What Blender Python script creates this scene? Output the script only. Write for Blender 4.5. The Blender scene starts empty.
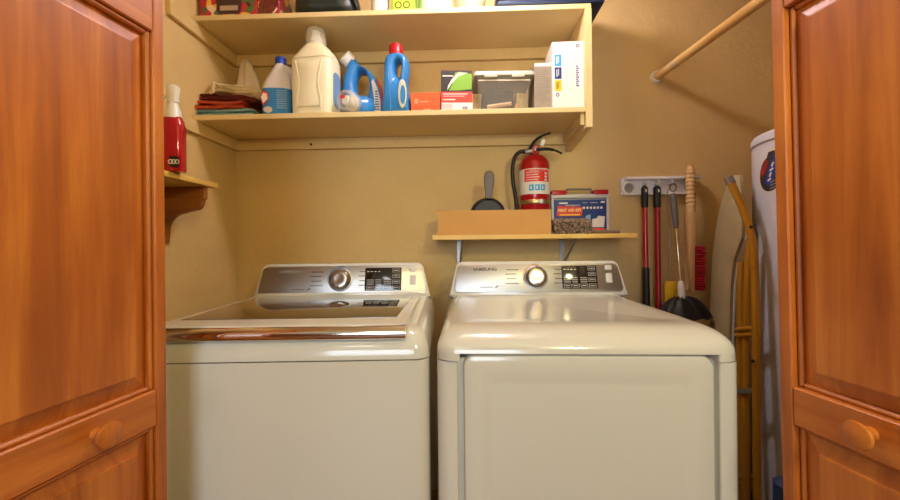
import bpy, bmesh, math, random
from mathutils import Vector, Matrix
random.seed(7)
PI = math.pi
sc = bpy.context.scene
C = sc.collection

# ------------------------------------------------------------------ camera
FPX = 378.0                       # focal length in pixels of the 900x500 frame
CAMZ = 1.165
YAW = math.atan(13 / 378.0)       # turned a little to the left
ROLL = math.radians(0.58)
cam_d = bpy.data.cameras.new('camera'); cam = bpy.data.objects.new('camera', cam_d); C.objects.link(cam)
cam_d.sensor_width = 36; cam_d.lens = FPX / 900 * 36; cam_d.clip_start = 0.02
cam_d.shift_y = -5 / 900
fwd = Vector((-math.sin(YAW), math.cos(YAW), 0)); rgt = Vector((math.cos(YAW), math.sin(YAW), 0)); up = Vector((0, 0, 1))
rgt2 = rgt * math.cos(ROLL) - up * math.sin(ROLL); up2 = up * math.cos(ROLL) + rgt * math.sin(ROLL)
m = Matrix((rgt2, up2, -fwd)).transposed().to_4x4(); m.translation = Vector((0, 0, CAMZ)); cam.matrix_world = m
sc.camera = cam

def W(px, py, y):
    """world point that stands at depth y and is seen at a pixel of the photograph"""
    d = fwd + rgt2 * ((px - 450) / FPX) + up2 * ((245 - py) / FPX)
    return Vector((0, 0, CAMZ)) + d * (y / d.y)

# ------------------------------------------------------------------ world, lights, exposure
wd = bpy.data.worlds.new('world'); sc.world = wd; wd.use_nodes = True
wd.node_tree.nodes['Background'].inputs[0].default_value = (0.75, 0.85, 1.0, 1)
wd.node_tree.nodes['Background'].inputs[1].default_value = 1.0
L_BULB, L_LAMP, L_CEIL, L_WIN = 104.0, 98.0, 14.0, 64.0
CLOSET_BULB = (0.10, 1.22, 2.33)
ADDED_LAMP = (0.62, -0.50, 1.80)
wl_d = bpy.data.lights.new('window_daylight', 'AREA'); wl_d.shape = 'RECTANGLE'; wl_d.size = 1.5; wl_d.size_y = 1.2
wl_d.energy = L_WIN; wl_d.color = (0.72, 0.85, 1.0)
wl = bpy.data.objects.new('window_daylight', wl_d); C.objects.link(wl); wl.location = (-0.35, -2.98, 1.55); wl.rotation_euler = (PI/2, 0, 0)
sc.view_settings.view_transform = 'Standard'; sc.view_settings.look = 'None'
sc.view_settings.exposure = -0.02; sc.view_settings.gamma = 1.0; sc.view_settings.use_curve_mapping = False
try:
    sc.cycles.use_denoising = True; sc.cycles.max_bounces = 10; sc.cycles.transparent_max_bounces = 12
    sc.cycles.sample_clamp_indirect = 6.0; sc.cycles.caustics_reflective = False; sc.cycles.caustics_refractive = False
except Exception: pass

# ------------------------------------------------------------------ materials
def s2l(c): return tuple((x/12.92 if x <= .04045 else ((x+.055)/1.055)**2.4) for x in c)
def rgb(r, g, b): return s2l((r/255, g/255, b/255))
MATS = {}
def mat(name, col, rough=.5, metal=0, spec=.5, noise=0, nscale=8, nstretch=(1,1,1), bump=0, bscale=60, emit=None, estr=0, trans=0, ior=1.45, coat=0, alpha=1):
    if name in MATS: return MATS[name]
    M = bpy.data.materials.new(name); M.use_nodes = True; nt = M.node_tree; b = nt.nodes['Principled BSDF']
    b.inputs['Base Color'].default_value = (*col, 1); b.inputs['Roughness'].default_value = rough; b.inputs['Metallic'].default_value = metal
    b.inputs['Specular IOR Level'].default_value = spec; b.inputs['Transmission Weight'].default_value = trans; b.inputs['IOR'].default_value = ior
    b.inputs['Coat Weight'].default_value = coat; b.inputs['Coat Roughness'].default_value = .08; b.inputs['Alpha'].default_value = alpha
    if emit: b.inputs['Emission Color'].default_value = (*emit, 1); b.inputs['Emission Strength'].default_value = estr
    if noise or bump:
        tc = nt.nodes.new('ShaderNodeTexCoord'); mp = nt.nodes.new('ShaderNodeMapping'); mp.inputs['Scale'].default_value = nstretch
        nt.links.new(tc.outputs['Object'], mp.inputs['Vector'])
        if noise:
            n = nt.nodes.new('ShaderNodeTexNoise'); n.inputs['Scale'].default_value = nscale; n.inputs['Detail'].default_value = 5
            nt.links.new(mp.outputs[0], n.inputs['Vector'])
            r = nt.nodes.new('ShaderNodeValToRGB'); e = r.color_ramp.elements
            e[0].position = .3; e[1].position = .7
            e[0].color = (*[x*(1-noise) for x in col], 1); e[1].color = (*[min(1, x*(1+noise)) for x in col], 1)
            nt.links.new(n.outputs['Fac'], r.inputs[0]); nt.links.new(r.outputs[0], b.inputs['Base Color'])
        if bump:
            n2 = nt.nodes.new('ShaderNodeTexNoise'); n2.inputs['Scale'].default_value = bscale; n2.inputs['Detail'].default_value = 4
            nt.links.new(mp.outputs[0], n2.inputs['Vector'])
            bp = nt.nodes.new('ShaderNodeBump'); bp.inputs['Strength'].default_value = bump; bp.inputs['Distance'].default_value = .01
            nt.links.new(n2.outputs['Fac'], bp.inputs['Height']); nt.links.new(bp.outputs[0], b.inputs['Normal'])
    MATS[name] = M
    return M

def wood(name, dark, mid, light, axis='z', rough=.42, scale=1.0, knots=0.0, coat=.04):
    """varnished wood, grain along one object axis"""
    M = bpy.data.materials.new(name); M.use_nodes = True; nt = M.node_tree; b = nt.nodes['Principled BSDF']
    tc = nt.nodes.new('ShaderNodeTexCoord'); mp = nt.nodes.new('ShaderNodeMapping')
    st = {'x': (1.2, 22, 22), 'y': (22, 1.2, 22), 'z': (22, 22, 1.2)}[axis]
    mp.inputs['Scale'].default_value = [s*scale for s in st]
    nt.links.new(tc.outputs['Object'], mp.inputs['Vector'])
    n = nt.nodes.new('ShaderNodeTexNoise'); n.inputs['Scale'].default_value = 1.0; n.inputs['Detail'].default_value = 6; n.inputs['Roughness'].default_value = .6; n.inputs['Distortion'].default_value = .5
    nt.links.new(mp.outputs[0], n.inputs['Vector'])
    r = nt.nodes.new('ShaderNodeValToRGB'); cr = r.color_ramp
    cr.elements[0].position = .22; cr.elements[0].color = (*dark, 1); cr.elements[1].position = .80; cr.elements[1].color = (*light, 1)
    e = cr.elements.new(.5); e.color = (*mid, 1)
    nt.links.new(n.outputs['Fac'], r.inputs[0])
    # broad blotches of stain
    n2 = nt.nodes.new('ShaderNodeTexNoise'); n2.inputs['Scale'].default_value = 5.5; n2.inputs['Detail'].default_value = 3
    mp2 = nt.nodes.new('ShaderNodeMapping'); mp2.inputs['Scale'].default_value = {'x': (.35, 1, 1), 'y': (1, .35, 1), 'z': (1, 1, .45)}[axis]
    nt.links.new(tc.outputs['Object'], mp2.inputs['Vector']); nt.links.new(mp2.outputs[0], n2.inputs['Vector'])
    r2 = nt.nodes.new('ShaderNodeValToRGB'); r2.color_ramp.elements[0].position = .3; r2.color_ramp.elements[1].position = .72
    r2.color_ramp.elements[0].color = (.55, .42, .32, 1); r2.color_ramp.elements[1].color = (1.0, 1.0, 1.0, 1)
    nt.links.new(n2.outputs['Fac'], r2.inputs[0])
    mx = nt.nodes.new('ShaderNodeMix'); mx.data_type = 'RGBA'; mx.blend_type = 'MULTIPLY'; mx.inputs['Factor'].default_value = .8
    nt.links.new(r.outputs[0], mx.inputs['A']); nt.links.new(r2.outputs[0], mx.inputs['B'])
    out = mx.outputs['Result']
    if knots:
        v = nt.nodes.new('ShaderNodeTexVoronoi'); v.inputs['Scale'].default_value = 3.2
        mp3 = nt.nodes.new('ShaderNodeMapping'); mp3.inputs['Scale'].default_value = {'x': (.45, 1, 1), 'y': (1, .45, 1), 'z': (1, 1, .5)}[axis]
        nt.links.new(tc.outputs['Object'], mp3.inputs['Vector']); nt.links.new(mp3.outputs[0], v.inputs['Vector'])
        r3 = nt.nodes.new('ShaderNodeValToRGB'); r3.color_ramp.elements[0].position = .02; r3.color_ramp.elements[1].position = .11
        r3.color_ramp.elements[0].color = (.35, .16, .10, 1); r3.color_ramp.elements[1].color = (1, 1, 1, 1)
        nt.links.new(v.outputs['Distance'], r3.inputs[0])
        mx2 = nt.nodes.new('ShaderNodeMix'); mx2.data_type = 'RGBA'; mx2.blend_type = 'MULTIPLY'; mx2.inputs['Factor'].default_value = knots
        nt.links.new(out, mx2.inputs['A']); nt.links.new(r3.outputs[0], mx2.inputs['B']); out = mx2.outputs['Result']
    nt.links.new(out, b.inputs['Base Color'])
    b.inputs['Roughness'].default_value = rough; b.inputs['Coat Weight'].default_value = coat; b.inputs['Coat Roughness'].default_value = .2
    bp = nt.nodes.new('ShaderNodeBump'); bp.inputs['Strength'].default_value = .06; nt.links.new(n.outputs['Fac'], bp.inputs['Height']); nt.links.new(bp.outputs[0], b.inputs['Normal'])
    MATS[name] = M
    return M

wall_m = mat('wall_paint', rgb(215, 184, 124), .75, noise=.06, nscale=3, bump=.45, bscale=38)
ceil_m = mat('ceiling_paint', rgb(225, 210, 180), .8, bump=.2, bscale=80)
shelf_m = mat('shelf_paint', rgb(222, 198, 142), .45, noise=.04, nscale=5)
roomwall_m = wood('room_wall_wood', rgb(120, 72, 30), rgb(165, 105, 50), rgb(195, 135, 70), 'x', .5, .5)
floor_m = wood('floor_wood', rgb(110, 70, 35), rgb(140, 92, 48), rgb(165, 112, 62), 'y', .4, .5)
DK, MD, LT = rgb(150, 78, 24), rgb(198, 114, 40), rgb(232, 152, 62)
doorwood = wood('door_wood', DK, MD, LT, 'z', .45, 1.3, .0)
doorpanel = wood('door_panel_wood', DK, MD, LT, 'z', .45, 1.25, .85)
doorrail = wood('door_rail_wood', DK, MD, LT, 'y', .45, 1.3, .0)
oak = wood('oak_bracket', rgb(120, 68, 24), rgb(160, 96, 38), rgb(182, 118, 52), 'x', .45)
pine = wood('pine_board', rgb(228, 180, 80), rgb(248, 212, 112), rgb(252, 226, 144), 'x', .45)
pine_y = wood('pine_board_y', rgb(228, 180, 80), rgb(248, 212, 112), rgb(252, 226, 144), 'y', .45)
rodwood = wood('rod_wood', rgb(226, 176, 96), rgb(246, 204, 126), rgb(252, 222, 150), 'y', .4)
brushwood = wood('brush_wood', rgb(205, 160, 100), rgb(230, 190, 130), rgb(240, 208, 156), 'z', .5)
white_en = mat('white_enamel', rgb(208, 205, 193), .18, coat=.6)
white_pl = mat('white_plastic', rgb(236, 234, 226), .3)
rail_pl = mat('rail_plastic', rgb(238, 236, 240), .35)
offwhite = mat('off_white_plastic', rgb(215, 210, 200), .45)
foot_m = mat('grey_foot', rgb(70, 70, 70), .6)
steel = mat('brushed_steel', rgb(176, 172, 168), .40, 1, noise=.07, nscale=14, nstretch=(1, 40, 40))
chrome = mat('chrome', rgb(225, 215, 200), .08, 1)
darkmet = mat('dark_metal', rgb(60, 58, 56), .4, .8)
grey_met = mat('galvanised', rgb(170, 168, 165), .4, .7)
glass_dk = mat('tinted_glass', rgb(58, 46, 38), .04, spec=.9, coat=1)
black_gl = mat('black_gloss', rgb(24, 22, 22), .12, coat=.6)
black_pl = mat('black_plastic', rgb(26, 24, 24), .5)
print_lt = mat('print_light', rgb(205, 200, 190), .5)
print_dk = mat('print_dark', rgb(80, 76, 72), .5)
print_bl = mat('print_blue', rgb(70, 165, 215), .5)
print_or = mat('print_orange', rgb(225, 140, 40), .5)
grey_btn = mat('button_grey', rgb(205, 200, 192), .35)
red_p = mat('red_paint', rgb(168, 12, 22), .22, coat=.5)
red_pl = mat('red_plastic', rgb(178, 20, 32), .35)
darkred = mat('dark_red_pole', rgb(150, 20, 30), .3)
white_lab = mat('label_white', rgb(228, 224, 214), .5)
blue_pl = mat('blue_plastic', rgb(48, 128, 196), .3, coat=.2)
navy = mat('navy_plastic', rgb(26, 44, 78), .4)
lab_blue = mat('label_blue', rgb(52, 128, 188), .45)
lab_navy = mat('label_navy', rgb(22, 52, 120), .45)
lab_cyan = mat('label_cyan', rgb(60, 165, 220), .45)
lab_yel = mat('label_yellow', rgb(240, 196, 40), .45)
lab_green = mat('label_green', rgb(120, 170, 50), .45)
cap_blue = mat('cap_blue', rgb(24, 60, 165), .35)
bleach_w = mat('bleach_white', rgb(214, 208, 208), .4)
cream_pl = mat('cream_plastic', rgb(236, 226, 190), .35, coat=.15)
clear = mat('clear_plastic', rgb(235, 228, 205), .08, alpha=.28, coat=.5)
clear_dim = mat('clear_bin_plastic', rgb(190, 185, 175), .1, alpha=.13, coat=.7)
lid_gr = mat('lid_translucent', rgb(205, 200, 185), .35)
cardb = mat('cardboard', rgb(196, 146, 76), .7, noise=.06, nscale=6)
orange_b = mat('orange_box', rgb(238, 92, 40), .45)
black_b = mat('black_box', rgb(34, 32, 32), .45)
red_b = mat('red_band', rgb(220, 62, 50), .45)
grey_b = mat('grey_box', rgb(150, 138, 120), .5, noise=.1, nscale=40)
white_b = mat('white_box', rgb(232, 228, 220), .45)
t_blue = mat('towel_blue', rgb(140, 180, 182), .95, noise=.1, nscale=90, bump=.6, bscale=260)
t_orange = mat('towel_orange', rgb(196, 78, 44), .95, noise=.12, nscale=90, bump=.6, bscale=260)
t_maroon = mat('towel_maroon', rgb(110, 38, 32), .95, noise=.12, nscale=90, bump=.6, bscale=260)
t_cream = mat('cloth_cream', rgb(228, 210, 172), .95, noise=.06, nscale=30, bump=.3, bscale=200)
t_white = mat('cloth_white', rgb(220, 206, 186), .95, noise=.05, nscale=20, bump=.3, bscale=180)
t_green = mat('rag_green', rgb(46, 66, 34), .95, noise=.15, nscale=60)
t_brown = mat('rag_brown', rgb(112, 84, 62), .95, noise=.3, nscale=50)
duster = mat('duster_brown', rgb(138, 114, 92), .95, noise=.15, nscale=60)
bristle = mat('bristle_red', rgb(176, 26, 46), .8, noise=.2, nscale=120)
grey_rub = mat('grey_grip', rgb(98, 94, 90), .55)
yellow_p = mat('yellow_plastic', rgb(222, 176, 30), .45, noise=.08, nscale=40)
khaki = mat('ironing_cover', rgb(182, 166, 126), .9, noise=.06, nscale=20, bump=.3, bscale=60)
trim_gr = mat('cover_trim', rgb(206, 204, 200), .8)
gold_tube = mat('gold_tube', rgb(190, 136, 36), .35, .2)
heater_m = mat('heater_enamel', rgb(222, 224, 236), .4)
bag_m = mat('black_green_bag', rgb(34, 42, 34), .4, bump=.4, bscale=25)
blue_rib = mat('blue_rib', rgb(44, 62, 100), .6)
bulb_m = mat('lamp_glow', (1, 1, 1), .5, emit=(1, .91, 1.0), estr=L_BULB)
lamp_m = mat('added_lamp_glow', (1, 1, 1), .5, emit=(1, .92, .48), estr=L_LAMP)
ceil_glow = mat('added_ceiling_glow', (1, 1, 1), .5, emit=(1, .95, .88), estr=L_CEIL)
def food_mat():
    M = bpy.data.materials.new('food_print'); M.use_nodes = True; nt = M.node_tree; b = nt.nodes['Principled BSDF']
    tc = nt.nodes.new('ShaderNodeTexCoord'); v = nt.nodes.new('ShaderNodeTexVoronoi'); v.inputs['Scale'].default_value = 34
    nt.links.new(tc.outputs['Object'], v.inputs['Vector'])
    s = nt.nodes.new('ShaderNodeSeparateColor'); nt.links.new(v.outputs['Color'], s.inputs[0])
    r = nt.nodes.new('ShaderNodeValToRGB'); r.color_ramp.interpolation = 'CONSTANT'
    cols = [(0, (190, 40, 50)), (.22, (230, 190, 60)), (.42, (90, 110, 60)), (.58, (235, 205, 180)), (.72, (170, 30, 60)), (.86, (70, 40, 36))]
    r.color_ramp.elements[0].color = (*rgb(*cols[0][1]), 1); r.color_ramp.elements[1].position = .99; r.color_ramp.elements[1].color = (*rgb(210, 150, 110), 1)
    for p, c in cols[1:]:
        e = r.color_ramp.elements.new(p); e.color = (*rgb(*c), 1)
    nt.links.new(s.outputs[0], r.inputs[0]); nt.links.new(r.outputs[0], b.inputs['Base Color']); b.inputs['Roughness'].default_value = .35
    return M
food_m = food_mat()

# ------------------------------------------------------------------ mesh helpers
def obj(name, bm, material, parent=None, sharp=35, smooth=True):
    bmesh.ops.recalc_face_normals(bm, faces=bm.faces)
    me = bpy.data.meshes.new(name); bm.to_mesh(me); bm.free()
    me.materials.append(material)
    if smooth:
        me.polygons.foreach_set('use_smooth', [True]*len(me.polygons)); me.set_sharp_from_angle(angle=math.radians(sharp))
    o = bpy.data.objects.new(name, me); C.objects.link(o)
    if parent: o.parent = parent
    return o
def tag(o, label=None, cat=None, group=None, kind=None):
    if label: o['label'] = label
    if cat: o['category'] = cat
    if group: o['group'] = group
    if kind: o['kind'] = kind
    return o
def thing(name, label, cat, loc=(0, 0, 0), rot=(0, 0, 0), group=None):
    o = bpy.data.objects.new(name, None); C.objects.link(o); o.empty_display_size = .05
    o.location = loc; o.rotation_euler = rot
    return tag(o, label, cat, group)
def box(bm, x0, x1, y0, y1, z0, z1, bev=0, seg=2):
    r = bmesh.ops.create_cube(bm, size=1)
    vs = r['verts']
    for v in vs: v.co = ((x0+x1)/2 + v.co.x*(x1-x0), (y0+y1)/2 + v.co.y*(y1-y0), (z0+z1)/2 + v.co.z*(z1-z0))
    if bev:
        es = list({e for v in vs for e in v.link_edges})
        bmesh.ops.bevel(bm, geom=es, offset=bev, segments=seg, profile=.5, affect='EDGES')
    return bm
def B(*a, **k): return box(bmesh.new(), *a, **k)
def ring_faces(bm, rings, closed=True, caps=(True, True)):
    n = len(rings[0])
    for a, b in zip(rings, rings[1:]):
        for i in range(n if closed else n-1):
            j = (i+1) % n
            try: bm.faces.new((a[i], a[j], b[j], b[i]))
            except ValueError: pass
    if closed:
        if caps[0]: bm.faces.new(rings[0][::-1])
        if caps[1]: bm.faces.new(rings[-1])
def loft(bm, rings, caps=(True, True)):
    rs = [[bm.verts.new(p) for p in r] for r in rings]
    ring_faces(bm, rs, True, caps); return bm
def circ(r, n, c=(0, 0), ph=0): return [(c[0]+r*math.cos(2*PI*i/n+ph), c[1]+r*math.sin(2*PI*i/n+ph)) for i in range(n)]
def lathe(bm, prof, seg=24, M=None, caps=(True, True)):
    rings = []
    for r, z in prof: rings.append([Vector((max(r, 1e-4)*math.cos(2*PI*i/seg), max(r, 1e-4)*math.sin(2*PI*i/seg), z)) for i in range(seg)])
    if M is not None: rings = [[M @ p for p in q] for q in rings]
    return loft(bm, rings, caps)
def rrect(x0, x1, y0, y1, r, n=5):
    if not isinstance(r, (list, tuple)): r = [r]*4
    pts = []
    for (cx, cy, a, q) in ((x1, y1, 0, r[0]), (x0, y1, 1, r[1]), (x0, y0, 2, r[2]), (x1, y0, 3, r[3])):
        sx = -1 if cx == x1 else 1; sy = -1 if cy == y1 else 1
        for i in range(n+1):
            t = PI/2*(a + i/n); pts.append((cx + sx*q + q*math.cos(t), cy + sy*q + q*math.sin(t)))
    return pts
def prism(bm, pts, t0, t1, plane='xz', bev=0, both=False):
    """extrude a 2D outline; plane xz runs along y, xy along z, yz along x"""
    f = {'xz': lambda a, b, t: (a, t, b), 'xy': lambda a, b, t: (a, b, t), 'yz': lambda a, b, t: (t, a, b)}[plane]
    if bev:
        cx = sum(p[0] for p in pts)/len(pts); cy = sum(p[1] for p in pts)/len(pts)
        hx = max(abs(p[0]-cx) for p in pts); hy = max(abs(p[1]-cy) for p in pts)
        ins = lambda d: [(cx+(p[0]-cx)*(1-d/hx), cy+(p[1]-cy)*(1-d/hy)) for p in pts]
        s = 1 if t1 > t0 else -1
        rings = [[f(*p, t0) for p in ins(bev)], [f(*p, t0+s*bev*.3) for p in ins(bev*.3)], [f(*p, t0+s*bev) for p in pts]]
        if both: rings += [[f(*p, t1-s*bev) for p in pts], [f(*p, t1-s*bev*.3) for p in ins(bev*.3)], [f(*p, t1) for p in ins(bev)]]
        else: rings += [[f(*p, t1) for p in pts]]
    else: rings = [[f(*p, t0) for p in pts], [f(*p, t1) for p in pts]]
    return loft(bm, rings)
def tube(bm, pts, r, seg=10, caps=True):
    pts = [Vector(p) for p in pts]; rs = r if isinstance(r, (list, tuple)) else [r]*len(pts)
    t0 = (pts[1]-pts[0]).normalized(); nrm = t0.orthogonal().normalized(); rings = []
    for i, p in enumerate(pts):
        t = (pts[min(i+1, len(pts)-1)] - pts[max(i-1, 0)]).normalized()
        nrm = (nrm - t*nrm.dot(t)).normalized(); bn = t.cross(nrm)
        rings.append([p + (nrm*math.cos(2*PI*k/seg) + bn*math.sin(2*PI*k/seg))*rs[i] for k in range(seg)])
    return loft(bm, rings, (caps, caps))
def curve_pts(ps, n=8):
    """Catmull-Rom through the points"""
    ps = [Vector(p) for p in ps]; q = [ps[0]*2-ps[1]] + ps + [ps[-1]*2-ps[-2]]; out = []
    for i in range(1, len(q)-2):
        for k in range(n):
            t = k/n; a, b, c, d = q[i-1], q[i], q[i+1], q[i+2]
            out.append(.5*((2*b) + (c-a)*t + (2*a-5*b+4*c-d)*t*t + (3*b-a-3*c+d)*t**3))
    return out + [ps[-1]]
def arc_strip(bm, c, r0, r1, a0, a1, y, n=20):
    vs = []
    for i in range(n+1):
        a = a0 + (a1-a0)*i/n
        vs.append((bm.verts.new((c[0]+r0*math.cos(a), y, c[1]+r0*math.sin(a))), bm.verts.new((c[0]+r1*math.cos(a), y, c[1]+r1*math.sin(a)))))
    for p, q in zip(vs, vs[1:]): bm.faces.new((p[0], q[0], q[1], p[1]))
    return bm
def text(name, s, size, M, material, parent, ext=.0004, sx=1.0, bold=0):
    cu = bpy.data.curves.new(name, 'FONT'); cu.body = s; cu.size = size; cu.extrude = ext; cu.offset = bold; cu.align_x = 'CENTER'; cu.align_y = 'CENTER'
    to = bpy.data.objects.new('tmp_text', cu); C.objects.link(to)
    bpy.context.view_layer.update()
    me = bpy.data.meshes.new_from_object(to.evaluated_get(bpy.context.evaluated_depsgraph_get()))
    bpy.data.objects.remove(to); bpy.data.curves.remove(cu)
    me.name = name
    for v in me.vertices: v.co.x *= sx
    me.transform(M); me.materials.clear(); me.materials.append(material)
    o = bpy.data.objects.new(name, me); C.objects.link(o); o.parent = parent
    return o
FRONT = Matrix.Rotation(PI/2, 4, 'X')            # text standing up, facing -y
def at(x, y, z): return Matrix.Translation((x, y, z))
def bars(bm, rects, y, t=.0006):
    """flat print: thin rectangles (x0,x1,z0,z1) lying on a face that looks to -y"""
    for (x0, x1, z0, z1) in rects: box(bm, x0, x1, y-t, y, z0, z1)
    return bm
def srect(hx, hy, z, p=3.0, n=32, c=(0, 0)):
    """superellipse ring"""
    out = []
    for i in range(n):
        a = 2*PI*i/n; ca, sa = math.cos(a), math.sin(a)
        out.append(Vector((c[0]+hx*math.copysign(abs(ca)**(2/p), ca), c[1]+hy*math.copysign(abs(sa)**(2/p), sa), z)))
    return out
def struct(name, bm, material, parent=None, label=None, smooth=False):
    o = obj(name, bm, material, parent, smooth=smooth)
    if not parent: o['kind'] = 'structure'
    if label: o['label'] = label
    return o

# ------------------------------------------------------------------ the closet and the room in front of it
YB, XL, XR, ZC = 1.80, -1.098, 1.78, 2.45
FW0, FW1 = .69, .79               # the wall with the opening
OX0, OX1, OZ = -.74, .80, 2.06
struct('floor', B(-2.3, 2.3, -3.0, YB+.1, -.1, 0), floor_m, label='brown wood floor under the machines')
struct('ceiling', B(-2.3, 2.3, -3.0, YB+.1, ZC, ZC+.1), ceil_m, label='pale painted ceiling above the closet')
struct('wall_back', B(XL-.1, XR+.1, YB, YB+.1, 0, ZC), wall_m, label='textured tan wall behind the machines')
struct('wall_left', B(XL-.1, XL, FW1, YB, 0, ZC), wall_m, label='textured tan wall on the washer side')
struct('wall_right', B(XR, XR+.1, FW1, YB, 0, ZC), wall_m, label='textured tan wall beside the water heater')
bm = bmesh.new(); box(bm, -2.3, OX0, FW0, FW1, 0, ZC); box(bm, OX1, 2.3, FW0, FW1, 0, ZC); box(bm, OX0, OX1, FW0, FW1, OZ, ZC)
struct('wall_front', bm, wall_m, label='wall around the folding door opening')
struct('wall_room_left', B(-2.4, -2.3, -3.0, FW0, 0, ZC), roomwall_m)
struct('wall_room_right', B(2.3, 2.4, -3.0, FW0, 0, ZC), roomwall_m)
bm = bmesh.new()
box(bm, -2.3, -1.1, -3.1, -3.0, 0, ZC); box(bm, .4, 2.3, -3.1, -3.0, 0, ZC); box(bm, -1.1, .4, -3.1, -3.0, 0, .95); box(bm, -1.1, .4, -3.1, -3.0, 2.15, ZC)
struct('wall_room_back', bm, roomwall_m)
bm = bmesh.new()
for x0, x1, z0, z1 in ((-1.1, -1.05, .95, 2.15), (.35, .4, .95, 2.15), (-1.05, .35, .95, 1.0), (-1.05, .35, 2.1, 2.15), (-.37, -.33, 1.0, 2.1)): box(bm, x0, x1, -3.06, -2.97, z0, z1)
struct('window_1', bm, white_pl)

# ------------------------------------------------------------------ inferred closet bulb, then two added lamps in the room
t = thing('ceiling_lamp', 'round bulb lamp on the closet ceiling', 'lamp', (CLOSET_BULB[0], CLOSET_BULB[1], ZC))
obj('lamp_base', lathe(bmesh.new(), [(.065, 0), (.065, -.02), (.04, -.035), (.03, -.05)], 24), white_pl, t)
obj('bulb', lathe(bmesh.new(), [(.018, -.05)] + [(.075*math.sin(a), -.125 + .075*math.cos(a)) for a in [PI*.12 + PI*.88*i/14 for i in range(15)]], 24), bulb_m, t)
t = thing('added_floor_lamp', 'added floor lamp with round shade, out of view in the room', 'lamp', (ADDED_LAMP[0], ADDED_LAMP[1], 0))  # light from the right is inferred; this fixture for it is invented
obj('base', lathe(bmesh.new(), [(.13, 0), (.13, .015), (.03, .03), (.012, .05)], 24), darkmet, t)
obj('pole', lathe(bmesh.new(), [(.011, .04), (.011, ADDED_LAMP[2]-.09)], 12), darkmet, t)
obj('lamp_shade', lathe(bmesh.new(), [(.11*math.sin(a), ADDED_LAMP[2] + .11*math.cos(a)) for a in [PI*i/16 for i in range(17)]], 24), lamp_m, t)
t = thing('added_ceiling_lamp', 'added flat round lamp on the room ceiling, out of view', 'lamp', (-.5, -1.5, ZC))  # unseen lamp added for ambient light in the room
obj('rim', lathe(bmesh.new(), [(.22, 0), (.22, -.05), (.2, -.05)], 32), white_pl, t)
obj('diffuser', lathe(bmesh.new(), [(.2, -.048), (.17, -.07), (.08, -.082), (0, -.085)], 32), ceil_glow, t)

# ------------------------------------------------------------------ folding doors
def fold_leaf(parent, p_far, p_near, face, knob=None, thick=.034, z0=.02, z1=2.03):
    """one framed leaf; its face looks to +/-x (face) ; local u runs from the far edge to the near edge"""
    e = bpy.data.objects.new('leaf', None); C.objects.link(e); e.parent = parent
    d = Vector((p_near[0]-p_far[0], p_near[1]-p_far[1], 0)); w = d.length
    e.location = (p_far[0], p_far[1], 0); e.rotation_euler = (0, 0, math.atan2(d.y, d.x) + PI/2)   # local -y runs along the leaf
    s = face                       # local x towards the viewer side
    X0, X1 = (-thick, 0) if s > 0 else (0, thick)
    st = .024
    def rail_bevel(y0, y1, za, zb, m, name): return obj(name, B(X0, X1, y0, y1, za, zb, .0025, 1), m, e)
    rail_bevel(-st, 0, z0, z1, doorwood, 'stile'); rail_bevel(-w, -w+st, z0, z1, doorwood, 'stile')
    RZ0, RZ1 = .810, .882
    rails = [(z0, z0+.10), (RZ0, RZ1), (1.598, 1.67), (z1-.06, z1)]
    for a, b in rails: rail_bevel(-w+st, -st, a, b, doorrail, 'rail')
    fx = X1 if s > 0 else X0
    for (a, b) in [(rails[k][1], rails[k+1][0]) for k in range(3)]:
        y0, y1 = -w+st, -st
        # sticking (ogee moulding round the opening)
        for prof in (((y0, y0+.009, a, b)), ((y1-.009, y1, a, b)), ((y0+.009, y1-.009, a, a+.009)), ((y0+.009, y1-.009, b-.009, b))):
            q = B(min(fx-s*.011, fx-s*.02), max(fx-s*.006, fx-s*.02), prof[0], prof[1], prof[2], prof[3], .003, 1)
            obj('moulding', q, doorwood if prof[3]-prof[2] > .1 else doorrail, e)
        # raised panel: flat field, wide bevel, thin tongue
        bm = bmesh.new(); y0 += .008; y1 -= .008; a += .008; b -= .008; bw = .032
        def rect(i, x): return [(x, y0+i, a+i), (x, y1-i, a+i), (x, y1-i, b-i), (x, y0+i, b-i)]
        loft(bm, [rect(0, fx-s*.028), rect(0, fx-s*.018), rect(bw-.004, fx-s*.0095), rect(bw-.003, fx-s*.0055), rect(bw, fx-s*.005)])
        obj('raised_panel', bm, doorpanel, e, smooth=False)
    if knob:
        ky, kz = knob
        M = at(fx, ky, kz) @ Matrix.Rotation(s*PI/2, 4, 'Y')
        k = obj('knob', lathe(bmesh.new(), [(.011, 0), (.010, .007), (.009, .014), (.012, .019), (.0195, .022), (.0218, .026), (.0208, .0305), (.014, .033), (.0, .0335)], 28, M), doorpanel, e)
        k['label'] = 'round wooden knob'
    return e
def bifold(name, label, far, near, face, knob, lean):
    t = bpy.data.objects.new(name, None); C.objects.link(t); tag(t, label, None, None, 'structure')
    fold_leaf(t, far, near, face, knob)
    # the second leaf, folded back behind the first
    off = -face
    fold_leaf(t, (far[0]+off*.075, far[1]+.0), (near[0]+off*.048, near[1]+.012), -face)
    t.rotation_euler = (0, lean, 0)
    return t
FY = .76; p0 = W(166.5, 300, FY); dl = .118; Lw = .46
bifold('door_1', 'orange stained wood folding door with round knob by the washer', (p0.x, FY), (p0.x-Lw*dl, FY-Lw), 1, (-.137, .849), 0)
p1 = W(777.5, 300, FY); dr = .185; LEAN = math.radians(-.8)
bifold('door_2', 'orange stained wood folding door with round knob beside the water heater', (p1.x-1.05*math.tan(LEAN), FY), (p1.x-1.05*math.tan(LEAN)+Lw*dr, FY-Lw), -1, (-.142, .851), LEAN)

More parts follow.
